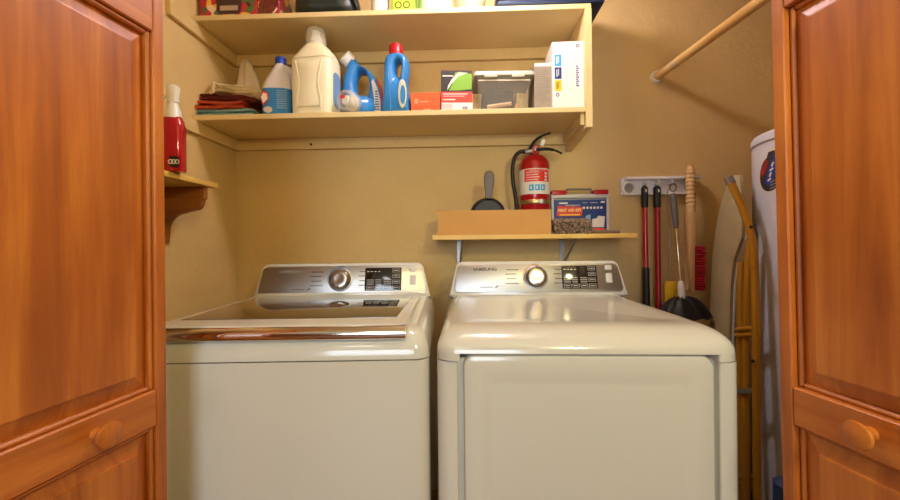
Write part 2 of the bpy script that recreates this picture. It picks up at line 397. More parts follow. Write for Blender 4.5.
# ------------------------------------------------------------------ washing machine
WID = .722
def console(t, y0, z0, w, lean, arc_m, kx, disp, brand_x, washer):
    """leaning control console; front plane local"""
    e = obj('console', prism(bmesh.new(), [(-w/2-.012, 0), (w/2+.012, 0)] + [(w/2 - .012 - .03 + .03*math.cos(a), .138-.03+.03*math.sin(a)) for a in [PI/2*i/6 for i in range(7)]] + [(-w/2 + .012 + .03 + .03*math.cos(a), .138-.03+.03*math.sin(a)) for a in [PI/2 + PI/2*i/6 for i in range(7)]], 0, .085, 'xz', .007), white_en, t)
    e.location = (0, y0, z0); e.rotation_euler = (-lean, 0, 0)
    h0, h1, wi = .014, .126, w/2 - .012
    obj('fascia', prism(bmesh.new(), [(-wi-.006, h0+.012), (-wi+.004, h0), (wi-.004, h0), (wi+.006, h0+.012)] + [(wi-.006-.024+.024*math.cos(a), h1-.024+.024*math.sin(a)) for a in [PI/2*i/6 for i in range(7)]] + [(-wi+.006+.024+.024*math.cos(a), h1-.024+.024*math.sin(a)) for a in [PI/2+PI/2*i/6 for i in range(7)]], -.003, .002, 'xz', .0012), steel, e)
    F = -.0034
    kz = .071
    M = at(kx, F, kz) @ Matrix.Rotation(PI/2, 4, 'X')
    obj('dial_ring', lathe(bmesh.new(), [(.047, 0), (.047, .003), (.042, .005), (.042, 0)], 40, M), steel, e)
    obj('dial', lathe(bmesh.new(), [(.040, 0), (.040, .006), (.036, .024), (.033, .03), (.028, .0315), (.014, .030), (0, .0295)], 40, M), mat('dial_chrome', rgb(176, 168, 158), .2, 1), e)
    a0, a1 = (PI*.25, PI*1.05) if washer else (PI*.4, PI*1.1)
    obj('dial_arc', arc_strip(bmesh.new(), (kx, kz), .049, .0515, a0, a1, F-.0004, 24), arc_m, e)
    # cycle names round the dial
    rows = []
    for sx in (-1, 1):
        for k, zz in enumerate((.102, .085, .066, .048)):
            rows.append((kx+sx*.095-(.024 if k % 2 else .02), kx+sx*.095+(.02 if k % 3 else .028), zz-.0016, zz+.0016))
    rows.append((kx-.012, kx+.012, .1235, .1252) if not washer else (kx-.012, kx+.012, .1225, .1245))
    obj('cycle_print', bars(bmesh.new(), rows, F), print_dk, e)
    x0, x1 = disp; d0, d1 = .026, .117
    obj('display', prism(bmesh.new(), rrect(x0, x1, d0, d1, .004, 3), -.0052, -.002, 'xz', .0008), black_gl, e)
    D = -.0054; rows = []
    dw = x1-x0
    for i in range(4):                                       # key outlines on the black glass
        ax = x0 + dw*(.05+.235*i); bx = ax + dw*.20
        for (za, zb) in (((.030, .044),) if i < 3 else ((.030, .044), (.053, .067), (.076, .090), (.098, .112))):
            rows += [(ax, bx, za, za+.001), (ax, bx, zb-.001, zb), (ax, ax+.001, za, zb), (bx-.001, bx, za, zb), (ax+.005, bx-.005, (za+zb)/2-.001, (za+zb)/2+.001)]
        if i < 3:
            for zz in (.052, .060, .068): rows.append((ax, bx-(.006 if (i+int(zz*1000)) % 2 else 0), zz-.001, zz+.0008))
    for i in range(4): rows.append((x0+dw*(.06+.1*i), x0+dw*(.06+.1*i)+.008, .100, .103))
    obj('display_print', bars(bmesh.new(), rows, D), print_lt if washer else offwhite, e)
    bx = x1 + (wi - x1)*.5
    for za, zb, h in ((.099, .117, .013), (.048, .086, .012)):
        b_ = obj('button', prism(bmesh.new(), rrect(bx-h, bx+h, za, zb, .004, 3), -.0065, -.002, 'xz', .001), grey_btn, e)
        obj('button_mark', bars(bmesh.new(), [(bx-.005, bx+.005, (za+zb)/2+q-.0012, (za+zb)/2+q) for q in ((0,) if zb-za < .03 else (.008, 0, -.008))], -.0067), print_dk, b_) if False else None
    text('brand_lettering', 'SAMSUNG', .0165, at(brand_x, F-.0002, .104) @ FRONT, print_dk if not washer else mat('faded_print', rgb(150, 145, 138), .5), e, .0003, 1.25, .0004)
    text('model_print', 'WA45H7000' if False else 'steam VRT', .010, at(brand_x+(.03 if washer else -.01), F-.0002, .034) @ FRONT, print_dk, e, .0002, 1.2) if False else obj('model_print', bars(bmesh.new(), [(brand_x-.02+.03*washer, brand_x+.03+.03*washer, .032, .0345)], F), print_dk, e)
    obj('leaf_mark', prism(bmesh.new(), [(brand_x+.045+.03*washer+.0065*math.cos(a)+.003*math.sin(a), .0345+.0045*math.sin(a)+.003*math.cos(a)) for a in [2*PI*i/14 for i in range(14)]], F-.0006, F, 'xz'), print_dk, e)
    return e

def deck(bm, hw, y0, y1, za, zb, ri_side, ri_front, n=8, corner=.05, z_mid=None):
    """rounded shoulder from the seam up to the flat top"""
    rings = []
    for i in range(n+1):
        a = PI/2*i/n; k = 1-math.cos(a); z = za + (zb-za)*math.sin(a)
        x = hw - ri_side*k; f = y0 + ri_front*k; b = y1 - ri_side*.4*k
        rings.append([(px, py, z) for px, py in rrect(-x, x, f, b, [.012, .012, corner, corner], 6)])
    return rings

# washer -------------------------------------------------
Wp = (-.443, .862)
t = thing('washing_machine', 'white top-loading washing machine with tinted glass lid left of the dryer', 'washing machine', (Wp[0], Wp[1], 0), (0, 0, math.radians(3.1)))
hw = WID/2
bm = bmesh.new(); pts = rrect(-hw, hw, 0, .70, [.01, .01, .03, .03], 6)
loft(bm, [[(x, y, .03) for x, y in pts], [(x, y, .896) for x, y in pts]]); obj('cabinet', bm, white_en, t)
for x in (-.29, .29):
    for y in (.07, .63): obj('foot', lathe(bmesh.new(), [(.026, 0), (.026, .012), (.014, .016), (.012, .032)], 16, at(x, y, 0)), foot_m, t)
bm = bmesh.new()
rings = deck(bm, hw, 0, .70, .899, .964, .035, .05, 8, .035)
rings.append([(px, py, .964) for px, py in rrect(-hw+.05, hw-.05, .07, .685, .02, 6)])
loft(bm, rings); obj('top_deck', bm, white_en, t)
# lid: white frame, tinted window, chrome front grip
lx = hw - .052
lid = obj('lid', prism(bmesh.new(), rrect(-lx, lx, .012, .555, [.015, .015, .02, .02], 5), .979, .950, 'xy', .005), white_en, t)
gx = lx - .034
obj('glass_window', prism(bmesh.new(), [(-gx-.010, .53), (-gx+.0, .098), (gx-.0, .098), (gx+.010, .53)][::-1], .9806, .974, 'xy', .0015), glass_dk, lid)
bm = bmesh.new()
prof = [(.016, .977), (.004, .9745), (-.003, .968), (-.006, .959), (-.004, .950), (.004, .945), (.02, .945)]
loft(bm, [[(x, a, b) for a, b in prof] for x in (-lx+.002, lx-.002)]); obj('chrome_grip', bm, chrome, lid, 50)
for sx in (-1, 1): obj('hinge', prism(bmesh.new(), rrect(sx*.30-.03, sx*.30+.03, .556, .58, .006, 3), .972, .955, 'xy', .003), white_en, t)
console(t, .600, .963, .668, math.radians(14), print_bl, -.008, (.088, .232), -.205, True)
bm = bmesh.new(); box(bm, -.335, .335, .60, .70, .95, .985, .006); obj('rear_ledge', bm, white_en, t)

# dryer --------------------------------------------------
Dp = (.278, .868)
t = thing('tumble_dryer', 'white front-loading tumble dryer with wide square door right of the washer', 'dryer', (Dp[0], Dp[1], 0), (0, 0, math.radians(-.6)))
hw = .343
bm = bmesh.new(); pts = rrect(-hw+.004, hw-.004, .022, .70, .008, 4)
loft(bm, [[(x, y, .03) for x, y in pts], [(x, y, .90) for x, y in pts]]); obj('cabinet', bm, white_en, t)
for sx in (-1, 1):
    pts = rrect(min(sx*hw, sx*.293), max(sx*hw, sx*.293), 0, .06, [.004, .004, .028 if sx < 0 else .006, .028 if sx > 0 else .006], 6)
    bm = bmesh.new(); loft(bm, [[(x, y, .03) for x, y in pts], [(x, y, .896) for x, y in pts]]); obj('front_pillar', bm, white_en, t)
for x in (-.29, .29):
    for y in (.07, .63): obj('foot', lathe(bmesh.new(), [(.026, 0), (.026, .012), (.014, .016), (.012, .032)], 16, at(x, y, 0)), foot_m, t)
obj('kick_panel', B(-.292, .292, .004, .05, .03, .15, .006), white_en, t)
# door with a shallow recessed field
bm = bmesh.new()
def dr(i, y, r): return [(a, y, b) for a, b in rrect(-.2805+i, .2805-i, .17+i, .912-i, max(r, .004), 6)]
loft(bm, [dr(0, .03, .028), dr(0, .004, .028), dr(.003, -.001, .026), dr(.008, -.003, .022), dr(.046, -.003, .02), dr(.060, .001, .018), dr(.07, .0015, .014)])
obj('door', bm, white_en, t)
rings = deck(bmesh.new(), hw, -.008, .70, .916, .968, .055, .085, 10, .045)
bm = bmesh.new()
rings.append([(px, py, .968) for px, py in rrect(-hw+.075, hw-.075, .115, .60, .03, 6)])
rings.append([(px, py, .964) for px, py in rrect(-hw+.095, hw-.095, .14, .58, .02, 6)])
loft(bm, rings)
for sx in (-1, 1):
    pts = rrect(min(sx*hw, sx*.2875), max(sx*hw, sx*.2875), -.008, .69, [.004, .004, .045 if sx < 0 else .006, .045 if sx > 0 else .006], 6)
    loft(bm, [[(x, y, .899) for x, y in pts], [(x, y, .9165) for x, y in pts]])
obj('top_panel', bm, white_en, t, 40)
console(t, .622, .964, .672, math.radians(14), print_or, -.006, (.096, .232), -.205, False).location.x = .007
bm = bmesh.new(); box(bm, -.335, .335, .632, .70, .955, .985, .006); obj('rear_ledge', bm, white_en, t)

# ------------------------------------------------------------------ shelf unit on the back wall
SF = 1.50                                    # depth of the shelf front edge
Z1, Z2, TH = 1.682, 2.087, .021              # undersides of the two shelves
PX0, PX1 = .487, .512
t = thing('wall_shelf_unit', 'cream painted two-tier wooden shelf across the wall above the machines', 'shelf')
obj('shelf', B(XL+.001, PX0, SF, YB-.001, Z1, Z1+TH, .002, 1), shelf_m, t)
obj('shelf', B(XL+.001, PX1, SF, YB-.001, Z2, Z2+TH, .002, 1), shelf_m, t)
bm = bmesh.new(); prism(bm, [(SF-.002, Z1-.06), (SF-.002, Z2), (YB-.001, Z2), (YB-.001, Z1-.085)], PX0, PX1, 'yz'); obj('side_panel', bm, shelf_m, t, smooth=False)
for z in (Z1, Z2):
    obj('wall_cleat', B(XL+.02, PX0, YB-.02, YB-.001, z-.052, z, .0015, 1), wall_m, t)
    obj('side_cleat', B(XL+.001, XL+.02, 1.37, YB-.001, z-.052, z, .0015, 1), wall_m, t)
obj('side_cleat', B(PX0-.016, PX0, SF+.02, YB-.02, Z1-.045, Z1, .0015, 1), shelf_m, t)
obj('cleat_upright', B(XL+.001, XL+.02, 1.37, 1.39, Z2, Z2+.25, .0015, 1), shelf_m, t)
obj('screw', lathe(bmesh.new(), [(.006, 0), (.005, .002), (0, .0025)], 12, at(-.72, YB-.02, Z1-.03) @ Matrix.Rotation(PI/2, 4, 'X')), black_pl, t)
SZ1, SZ2 = Z1+TH, Z2+TH

# ------------------------------------------------------------------ things on the middle shelf
def sx_(px, y): return W(px, 110, y).x
def hz(py0, py1, y): return abs(py1-py0)*y/FPX
# folded towels, bottom to top
def folded(name, label, cat, x0, x1, y0, y1, z, h, material, layers=2, wob=.004, group=None, seed=1, tilt=0):
    """a cloth folded back and forth; folds show at the front edge"""
    rnd = random.Random(seed); bm = bmesh.new(); lt = h/layers
    ny, nx = 9, 14
    for L in range(layers):
        rings = []
        ph = rnd.uniform(0, 6)
        for j in range(ny+1):
            v = j/ny; y = y0+(y1-y0)*v; ring = []
            ex = rnd.uniform(-wob, wob)
            for i in range(nx+1):
                u = i/nx; x = x0-ex+(x1-x0+2*ex)*u
                hh = lt*.5*min(1, (1-abs(2*u-1)**6))**.5
                zz = z+lt*(L+.5)+wob*.8*(1+math.sin(7*u+ph+2*v))*((L+.35)/max(1, layers)) + tilt*(x-x0)*(1 if L else .4)
                ring.append((x, y+.007*math.sin(9*u+ph)*(1-v)**3+.004*L*(1-v), zz+hh))
            low = []
            for i in range(nx-1, 0, -1):
                u = i/nx; x = x0-ex+(x1-x0+2*ex)*u
                zz = z+lt*(L+.5)+wob*.8*(1+math.sin(7*u+ph+2*v))*((L+.35)/max(1, layers)) + tilt*(x-x0)*(1 if L else .4)
                low.append((x, y+.007*math.sin(9*u+ph)*(1-v)**3+.004*L*(1-v), zz-lt*.5*min(1, (1-abs(2*u-1)**6))**.5))
            s = 1 - .35*(abs(2*v-1)**8)
            cz = z+lt*(L+.5)
            ring = [(a, b, cz+(c-cz)*s) for a, b, c in ring+low]
            rings.append(ring)
        loft(bm, rings)
    return tag(obj(name, bm, material, None, 60), label, cat, group)
TG = 'folded cloths on the shelf'
yA = 1.52
zt = SZ1+.001
folded('folded_towel', 'pale blue folded towel at the bottom of the cloth pile', 'towel', sx_(193, yA), sx_(254, yA), yA, 1.65, zt, hz(107, 114.5, yA), t_blue, 2, .003, TG, 3)
folded('folded_towel', 'orange-red folded towel on top of the pale blue towel', 'towel', sx_(190, yA), sx_(243, yA), yA+.004, 1.64, zt+.032, hz(98, 107, yA), t_orange, 2, .011, TG, 5, -.03)
folded('folded_towel', 'dark maroon folded cloth between the orange towel and cream cloth', 'towel', sx_(194, yA), sx_(252, yA), yA+.02, 1.64, zt+.078, hz(94, 101, yA), t_maroon, 2, .012, TG, 8, -.14)
folded('folded_cloth', 'cream white cloth in several folds on top of the maroon cloth', 'cloth', sx_(213, 1.56), sx_(262, 1.56), 1.56, 1.65, zt+.118, hz(84, 95, yA), t_cream, 4, .009, TG, 11, -.26)
def drape(name, label, cat, c, rx, ry, h, tip, material, folds=7, seed=1, amp=.18, group=None):
    rnd = random.Random(seed); n = 48; rings = []
    for k in range(11):
        v = k/10; r = (1-v)**1.05*.7+.3*(1-v*.25) if k < 10 else .12; ring = []
        for i in range(n):
            a = 2*PI*i/n; q = 1+amp*(math.sin(folds*a+seed+1.3*v)*.6+math.sin(3*a+seed*2+v*3)*.6)
            ring.append((c[0]+tip[0]*v**1.3+rx*r*q*math.cos(a), c[1]+tip[1]*v+ry*r*q*math.sin(a), c[2]+h*(v**.9)+.004*math.sin(5*a+9*v)))
        rings.append(ring)
    return tag(obj(name, loft(bmesh.new(), rings), material, None, 70), label, cat, group)
q = W(241, 97, 1.66)
drape('crumpled_cloth', 'white crumpled cloth rising to a point behind the folded cream cloth', 'cloth', (q.x+.018, 1.725, zt), .098, .048, .33, (-.030, 0), t_white, 6, 4, .17, TG)
q = W(211, 97, 1.56)
drape('crumpled_cloth', 'small cream rag bunched at the wall end of the cloth pile', 'cloth', (q.x, 1.60, zt+.112), .030, .04, .062, (-.010, 0), t_cream, 5, 2, .12, TG)
q = W(256, 110, 1.56)
drape('crumpled_rag', 'dark green rag peeking out beside the pale blue towel', 'cloth', (q.x-.006, 1.56, zt), .036, .03, .035, (-.01, 0), t_green, 5, 6, .15, TG)
q = W(257, 104, 1.6)
drape('crumpled_rag', 'brown patterned rag squeezed against the bleach bottle', 'cloth', (q.x-.004, 1.64, zt), .03, .025, .085, (-.006, 0), t_brown, 5, 9, .15, TG)

def loop_handle(bm, pts, r, seg=12, n=6, flat=1.0):
    return tube(bm, curve_pts(pts, n), r, seg)
# bleach bottle
bx = sx_(281.5, 1.62)
t = thing('bleach_bottle', 'white plastic bleach bottle with blue cap and blue label', 'bottle', (bx, 1.605, SZ1), (0, 0, .1)); t.scale = (.94, 1.0, 1.12)
hB = hz(62, 113, 1.60)
bm = bmesh.new()
loft(bm, [srect(.064, .05, 0, 3.5), srect(.068, .054, .006, 3.5), srect(.068, .054, .118, 3.5), srect(.066, .052, .13, 3), srect(.055, .047, .16, 2.6, c=(.004, 0)), srect(.038, .036, .19, 2.2, c=(.006, 0)), srect(.024, .024, .213, 2, c=(.006, 0)), srect(.021, .021, .222, 2, c=(.006, 0))])
obj('body', bm, bleach_w, t)
obj('handle', loop_handle(bmesh.new(), [(.056, -.01, .11), (.066, -.012, .14), (.06, -.012, .18), (.03, -.008, .205)], .0125), bleach_w, t)
obj('cap', lathe(bmesh.new(), [(.024, .218), (.024, .242), (.022, .245), (0, .245)], 24, at(.006, 0, 0)), cap_blue, t)
bm = bmesh.new(); loft(bm, [srect(.0685, .0545, z, 3.5) for z in (.012, .112)], (False, False)); lb = obj('label_wrap', bm, lab_blue, t)
bm = bmesh.new(); prism(bm, [(-.062, .075), (-.05, .10), (-.03, .095), (-.026, .07), (-.05, .045)], -.0560, -.0545, 'xz'); obj('label_badge', bm, red_b, lb)
bm = bmesh.new(); prism(bm, [(-.058, .075), (-.049, .092), (-.034, .089), (-.031, .07), (-.05, .053)], -.0566, -.0558, 'xz'); obj('label_badge_field', bm, white_lab, lb)
bm = bmesh.new(); bars(bm, [(.008, .05, .10-.008*k, .1025-.008*k) for k in range(9)], -.0548); obj('label_print', bm, mat('pale_print', rgb(150, 185, 215), .5), lb)
obj('label_stain', drape and prism(bmesh.new(), [(-.03+.02*math.cos(a), .03+.012*math.sin(a)) for a in [2*PI*i/12 for i in range(12)]], -.0556, -.0546, 'xz'), mat('print_cream', rgb(200, 190, 170), .5), lb)

# big cream detergent jug with a clear dome over its spout
jx = sx_(316, 1.56)
t = thing('detergent_jug', 'large cream detergent jug with clear dome cap, tallest thing on the shelf', 'bottle', (jx-.003, 1.578, SZ1), (0, 0, -.12)); t.scale = (.95, .88, 1.02)
bm = bmesh.new()
S = [(z_*1.03, a_, b_) for z_, a_, b_ in [(0, .088, .066), (.006, .094, .072), (.07, .094, .074), (.14, .095, .074), (.205, .096, .073), (.228, .094, .07), (.25, .085, .064), (.27, .066, .054), (.283, .05, .046), (.289, .041, .041), (.293, .040, .040)]]
rings = [srect(a, b, z, 4.2 if z < .25 else 2.6, 40) for z, a, b in S]
loft(bm, rings); obj('body', bm, cream_pl, t)
# pressed grip panels on the front
bm = bmesh.new()
L1 = [(-.055+.0+.012*math.sin(PI*k/10), .03+.18*k/10) for k in range(11)]; R1 = [(.05-.016*math.sin(PI*k/10), .03+.18*k/10) for k in range(11)]
prism(bm, L1 + R1[::-1], -.0772, -.0735, 'xz', .002); obj('front_panel', bm, cream_pl, t)
for s_ in (-1, 1):
    obj('panel_ridge', tube(bmesh.new(), curve_pts([(s_*.052, -.074, .024), (s_*.058-.004*s_, -.075, .06), (s_*.042, -.0755, .125), (s_*.054, -.075, .185), (s_*.06, -.0735, .214)], 6), .0028, 8), cream_pl, t)
obj('shoulder_seam', tube(bmesh.new(), [p for p in srect(.0945, .0735, .229, 4.2, 41)], .0016, 6), cream_pl, t)
obj('spout', lathe(bmesh.new(), [(.040, .288), (.030, .293), (.026, .32), (.02, .324), (.014, .338), (.018, .345), (.016, .352), (0, .353)], 24, at(0, 0, .0105)), white_pl, t)
obj('dome_cap', lathe(bmesh.new(), [(.044, .286), (.046, .29), (.0455, .335), (.043, .352), (.037, .359), (.0, .361), (.0, .358), (.036, .356), (.041, .35), (.0432, .335), (.0438, .292)], 32, at(0, 0, .0105), (False, False)), clear, t)
bm = bmesh.new(); loft(bm, [[(p.x, p.y, p.z) for p in srect(.0962, .0748, z, 4.2, 40)][0:7] + [(p.x, p.y, p.z) for p in srect(.0962, .0748, z, 4.2, 40)][33:40] for z in (.03, .17)], (False, False)) if False else prism(bm, rrect(-.036, .036, .04, .18, .025), .0925, .0965, 'yz')
obj('side_label', bm, mat('label_blue_white', rgb(120, 150, 190), .5), t)

# blue jug, leaning back on its base, handle towards the viewer
def blue_jug(loc, rot, label, cap_m, clear_cap=False, tallcap=False):
    t = thing('detergent_bottle', label, 'bottle', loc, rot, 'blue detergent bottles')
    bm = bmesh.new()
    S = [(0, .040, .066, 0), (.006, .044, .072, 0), (.06, .046, .076, 0), (.11, .045, .074, 0), (.15, .041, .064, .004), (.18, .036, .050, .010), (.205, .028, .034, .016), (.222, .020, .022, .02), (.232, .019, .019, .02)]
    loft(bm, [srect(a, b, z, 3.0, 32, (0, c)) for z, a, b, c in S]); obj('body', bm, blue_pl, t)
    return t
yb = 1.58
# tilted jug: spout points to the upper left of the shelf
g = thing('detergent_bottle', 'blue detergent jug with round handle hole and white cap, tilted', 'bottle', (sx_(364.5, 1.672), 1.672, SZ1), (0, 0, 0), 'blue detergent bottles'); g.scale = (.97, .85, 1.0)
bm = bmesh.new()
kp = 1.69/FPX
out = [((a_-362)*kp, (113-b_)*kp) for a_, b_ in ((346, 113), (379, 113), (383.5, 105), (383.5, 92), (380, 78), (374, 67), (367, 60.5), (360, 57), (354, 51.5), (350, 48.5), (346.5, 54), (345, 60), (342, 68), (340.5, 80), (340.5, 94), (341.5, 106))]
hole = [(-.5*kp, 38*kp), (0, 38*kp)]
def jug_with_hole(out, hole, hy, bulge):
    """thick slab with a handle opening, rounded edges"""
    bm = bmesh.new()
    o2 = curve_pts([(a, 0, b) for a, b in out+[out[0]]], 4)[:-1]; o2 = [(p.x, p.z) for p in o2]
    n = len(o2); cx, cz = hole[0]
    hh = []
    for k in range(n):
        px, pz = o2[k]; a = math.atan2(pz-cz, px-cx)
        r = 1/math.sqrt((math.cos(a)/.030)**2+(math.sin(a)/.064)**2); hh.append((cx+r*math.cos(a), cz+r*math.sin(a)))
    def mix(k, f): return (o2[k][0]*(1-f)+hh[k][0]*f, o2[k][1]*(1-f)+hh[k][1]*f)
    rings = []
    for f, d in ((0, 0), (.03, .55), (.14, .86), (.45, 1.0), (.75, .9), (.93, .62), (1.0, .25)):
        rings.append([(mix(k, f)[0], -hy*d, mix(k, f)[1]) for k in range(n)])
    for f, d in ((1.0, .25), (.93, .62), (.75, .9), (.45, 1.0), (.14, .86), (.03, .55)):
        rings.append([(mix(k, f)[0], hy*d, mix(k, f)[1]) for k in range(n)])
    rs = [[bm.verts.new(p) for p in r] for r in rings]
    rs.append(rs[0]); ring_faces(bm, rs, True, (False, False))
    return bm
obj('body', jug_with_hole(out, hole, .052, 0), blue_pl, g, 60)
M = at(-12.5*kp, -.01, 60.5*kp) @ Matrix.Rotation(-.75, 4, 'Y') @ Matrix.Rotation(.5, 4, 'X') @ Matrix.Scale(1.18, 4)
obj('neck', lathe(bmesh.new(), [(.023, -.035), (.022, .0), (.0205, .012)], 24, M), blue_pl, g)
obj('cap', lathe(bmesh.new(), [(.0265, .006), (.0275, .012), (.027, .036), (.024, .040), (0, .041)], 28, M), white_pl, g)
bm = bmesh.new(); prism(bm, [(.050, .03), (.086, .03), (.085, .09), (.070, .15), (.052, .185), (.044, .175), (.056, .10)], -.054, -.040, 'xz', .001); lb = obj('label_patch', bm, white_lab, g)
bm = bmesh.new(); bars(bm, [(.060-.0*k, .080-.001*k, .04+.011*k, .0445+.011*k) for k in range(9)], -.0542); obj('label_print', bm, lab_navy, lb)
bm = bmesh.new(); prism(bm, [(.088, .06), (.0955, .06), (.092, .12), (.076, .175), (.062, .20), (.074, .15)], -.044, -.02, 'xz', .001); obj('label_patch', bm, red_b, g)
# bottle lying on its side, clear cap towards the viewer
q = W(349, 102, 1.53)
g = thing('detergent_bottle', 'blue detergent bottle lying down with its clear cap facing out', 'bottle', (q.x+.004, 1.530, SZ1+.0485), (0, 0, -.42), 'blue detergent bottles'); g.scale = (1.32, 1.2, 1.32)
Mx = Matrix.Rotation(-PI/2, 4, 'X')
bm = bmesh.new(); loft(bm, [[Mx @ p for p in srect(a, b, z, 2.4, 28)] for z, a, b in ((.012, .022, .022), (.03, .026, .026), (.042, .037, .034), (.055, .042, .036), (.074, .042, .0365), (.080, .036, .03))]); obj('body', bm, blue_pl, g)
obj('spout', lathe(bmesh.new(), [(.024, .016), (.024, .002), (.014, 0), (.012, -.016), (.016, -.02), (.012, -.026), (0, -.026)], 24, Mx), white_pl, g)
obj('cap', lathe(bmesh.new(), [(.031, .02), (.0325, .014), (.033, -.022), (.03, -.03), (.022, -.032), (.022, -.030), (.029, -.028), (.031, -.02), (.0305, .014)], 32, Mx, (False, False)), clear, g)
obj('drip_mark', B(-.016, .0, -.0275, -.0262, .006, .016), red_b, g)
# slim blue bottle with red cap
q = sx_(396, 1.56)
g = thing('detergent_bottle', 'slim blue bottle with red cap standing beside the orange box', 'bottle', (q, 1.575, SZ1), (0, 0, -.15), 'blue detergent bottles'); g.scale = (1.1, 1.1, 1.08)
out = [(-.050, 0), (.048, 0), (.053, .02), (.050, .07), (.044, .11), (.047, .15), (.050, .19), (.044, .222), (.022, .236), (-.022, .236), (-.038, .22), (-.043, .17), (-.046, .10), (-.052, .03)]
def slim(out):
    bm = bmesh.new(); o2 = [(p.x, p.z) for p in curve_pts([(a, 0, b) for a, b in out+[out[0]]], 4)[:-1]]; n = len(o2)
    cx, cz = .014, .178
    hh = []
    for k in range(n):
        a = math.atan2(o2[k][1]-cz, o2[k][0]-cx); r = 1/math.sqrt((math.cos(a)/.013)**2+(math.sin(a)/.030)**2); hh.append((cx+r*math.cos(a), cz+r*math.sin(a)))
    mix = lambda k, f: (o2[k][0]*(1-f)+hh[k][0]*f, o2[k][1]*(1-f)+hh[k][1]*f)
    rings = [[(mix(k, f)[0], sgn*.036*d, mix(k, f)[1]) for k in range(n)] for sgn, seq in ((-1, ((0, 0), (.04, .6), (.18, .9), (.5, 1), (.8, .85), (.96, .5), (1, .15))), (1, ((1, .15), (.96, .5), (.8, .85), (.5, 1), (.18, .9), (.04, .6)))) for f, d in seq]
    rs = [[bm.verts.new(p) for p in r] for r in rings]; rs.append(rs[0]); ring_faces(bm, rs, True, (False, False)); return bm
obj('body', slim(out), blue_pl, g, 60)
obj('body_seam', tube(bmesh.new(), curve_pts([(-.012, -.034, .02), (-.014, -.0365, .08), (-.018, -.036, .14), (-.022, -.031, .2)], 6), .0012, 6), mat('blue_light_plastic', rgb(90, 160, 215), .35), g)
obj('cap', lathe(bmesh.new(), [(.028, .232), (.028, .24), (.026, .242), (.026, .272), (.023, .277), (0, .278)], 28), red_pl, g)
bm = bmesh.new(); prism(bm, [(.034+.016*math.cos(a)+.0, .075+.055*math.sin(a)) for a in [2*PI*i/18 for i in range(18)]], -.0372, -.030, 'xz', .001); lb = obj('label_patch', bm, mat('label_pale', rgb(200, 205, 180), .5), g)
bm = bmesh.new(); prism(bm, [(.037+.010*math.cos(a), .07+.036*math.sin(a)) for a in [2*PI*i/18 for i in range(18)]], -.0380, -.0370, 'xz'); obj('label_field', bm, lab_blue, lb)

# boxes
yb = 1.545
x0, x1 = sx_(411, yb), sx_(440.5, yb)
t = thing('small_box', 'flat orange box standing between the blue bottle and black box', 'box', ((x0+x1)/2, yb, SZ1)); w = (x1-x0)/2; h = hz(90.5, 112, yb)
obj('carton', B(-w, w, 0, .13, 0, h, .0015, 1), orange_b, t)
obj('flap_line', B(-w+.001, w-.001, -.0006, 0, h*.34, h*.35), mat('orange_dark', rgb(190, 66, 30), .5), t)
bm = bmesh.new(); arc_strip(bm, (-.038, h*.6), .006, .0085, 0, 2*PI, -.0006); bars(bm, [(-.0385, -.0375, h*.5, h*.72), (-.022, .01, h*.56, h*.585), (-.01, .02, h*.2, h*.225), (-.01, .004, h*.13, h*.15)], 0); obj('print', bm, mat('print_peach', rgb(250, 190, 150), .5), t)
x0, x1 = sx_(441.5, yb), sx_(472.5, yb)
t = thing('product_box', 'black, red and white carton with green swoosh beside the orange box', 'box', ((x0+x1)/2, yb-.005, SZ1), (0, 0, .06)); w = (x1-x0)/2; h = hz(69, 111, yb)
bm = bmesh.new(); prism(bm, rrect(-w, w, 0, h, .001, 1), 0, .11, 'xz'); obj('carton', bm, black_b, t, smooth=False)
obj('top_flap', B(-w, w, 0, .11, h, h+.0015), mat('maroon_card', rgb(120, 20, 30), .5), t)
pn = obj('red_panel', B(-w, w, -.0008, 0, h*.24, h*.5), red_b, t)
obj('white_panel', B(-w, w, -.0008, 0, 0, h*.24), white_b, t)
obj('grey_panel', B(-w, -w+.045, -.0014, -.0008, .004, h*.22), mat('print_grey', rgb(190, 186, 180), .5), t)
bm = bmesh.new(); sw = [(-w*.1, .95), (.2*w, .97), (w*.97, .92), (w*.97, .56), (.1*w, .53), (-.5*w, .53), (-.25*w, .7)]; prism(bm, [(a, b*h) for a, b in sw], -.0008, 0, 'xz'); obj('swoosh', bm, lab_green, t)
bm = bmesh.new(); prism(bm, [(-.62*w, .53*h), (-.3*w, .7*h), (.1*w, .86*h), (.7*w, .95*h), (.1*w, .95*h), (-.3*w, .8*h), (-.55*w, .65*h)], -.0013, -.0006, 'xz'); obj('swoosh_edge', bm, mat('print_palegreen', rgb(220, 225, 200), .5), t)
bm = bmesh.new(); bars(bm, [(-w*.9, -w*.2, h*.86, h*.885), (-w*.9, w*.7, h*.435, h*.455), (-w*.9, w*.5, h*.39, h*.4), (-w*.9, -w*.1, h*.30, h*.325), (-w*.85, -w*.3, h*.1, h*.115)], -.0008); obj('print', bm, white_lab, t)
bm = bmesh.new(); bars(bm, [(w*.35+.003*k, w*.35+.003*k+(.002 if k % 3 else .001), h*.05, h*.15) for k in range(8)], -.0008); obj('barcode', bm, black_pl, t)
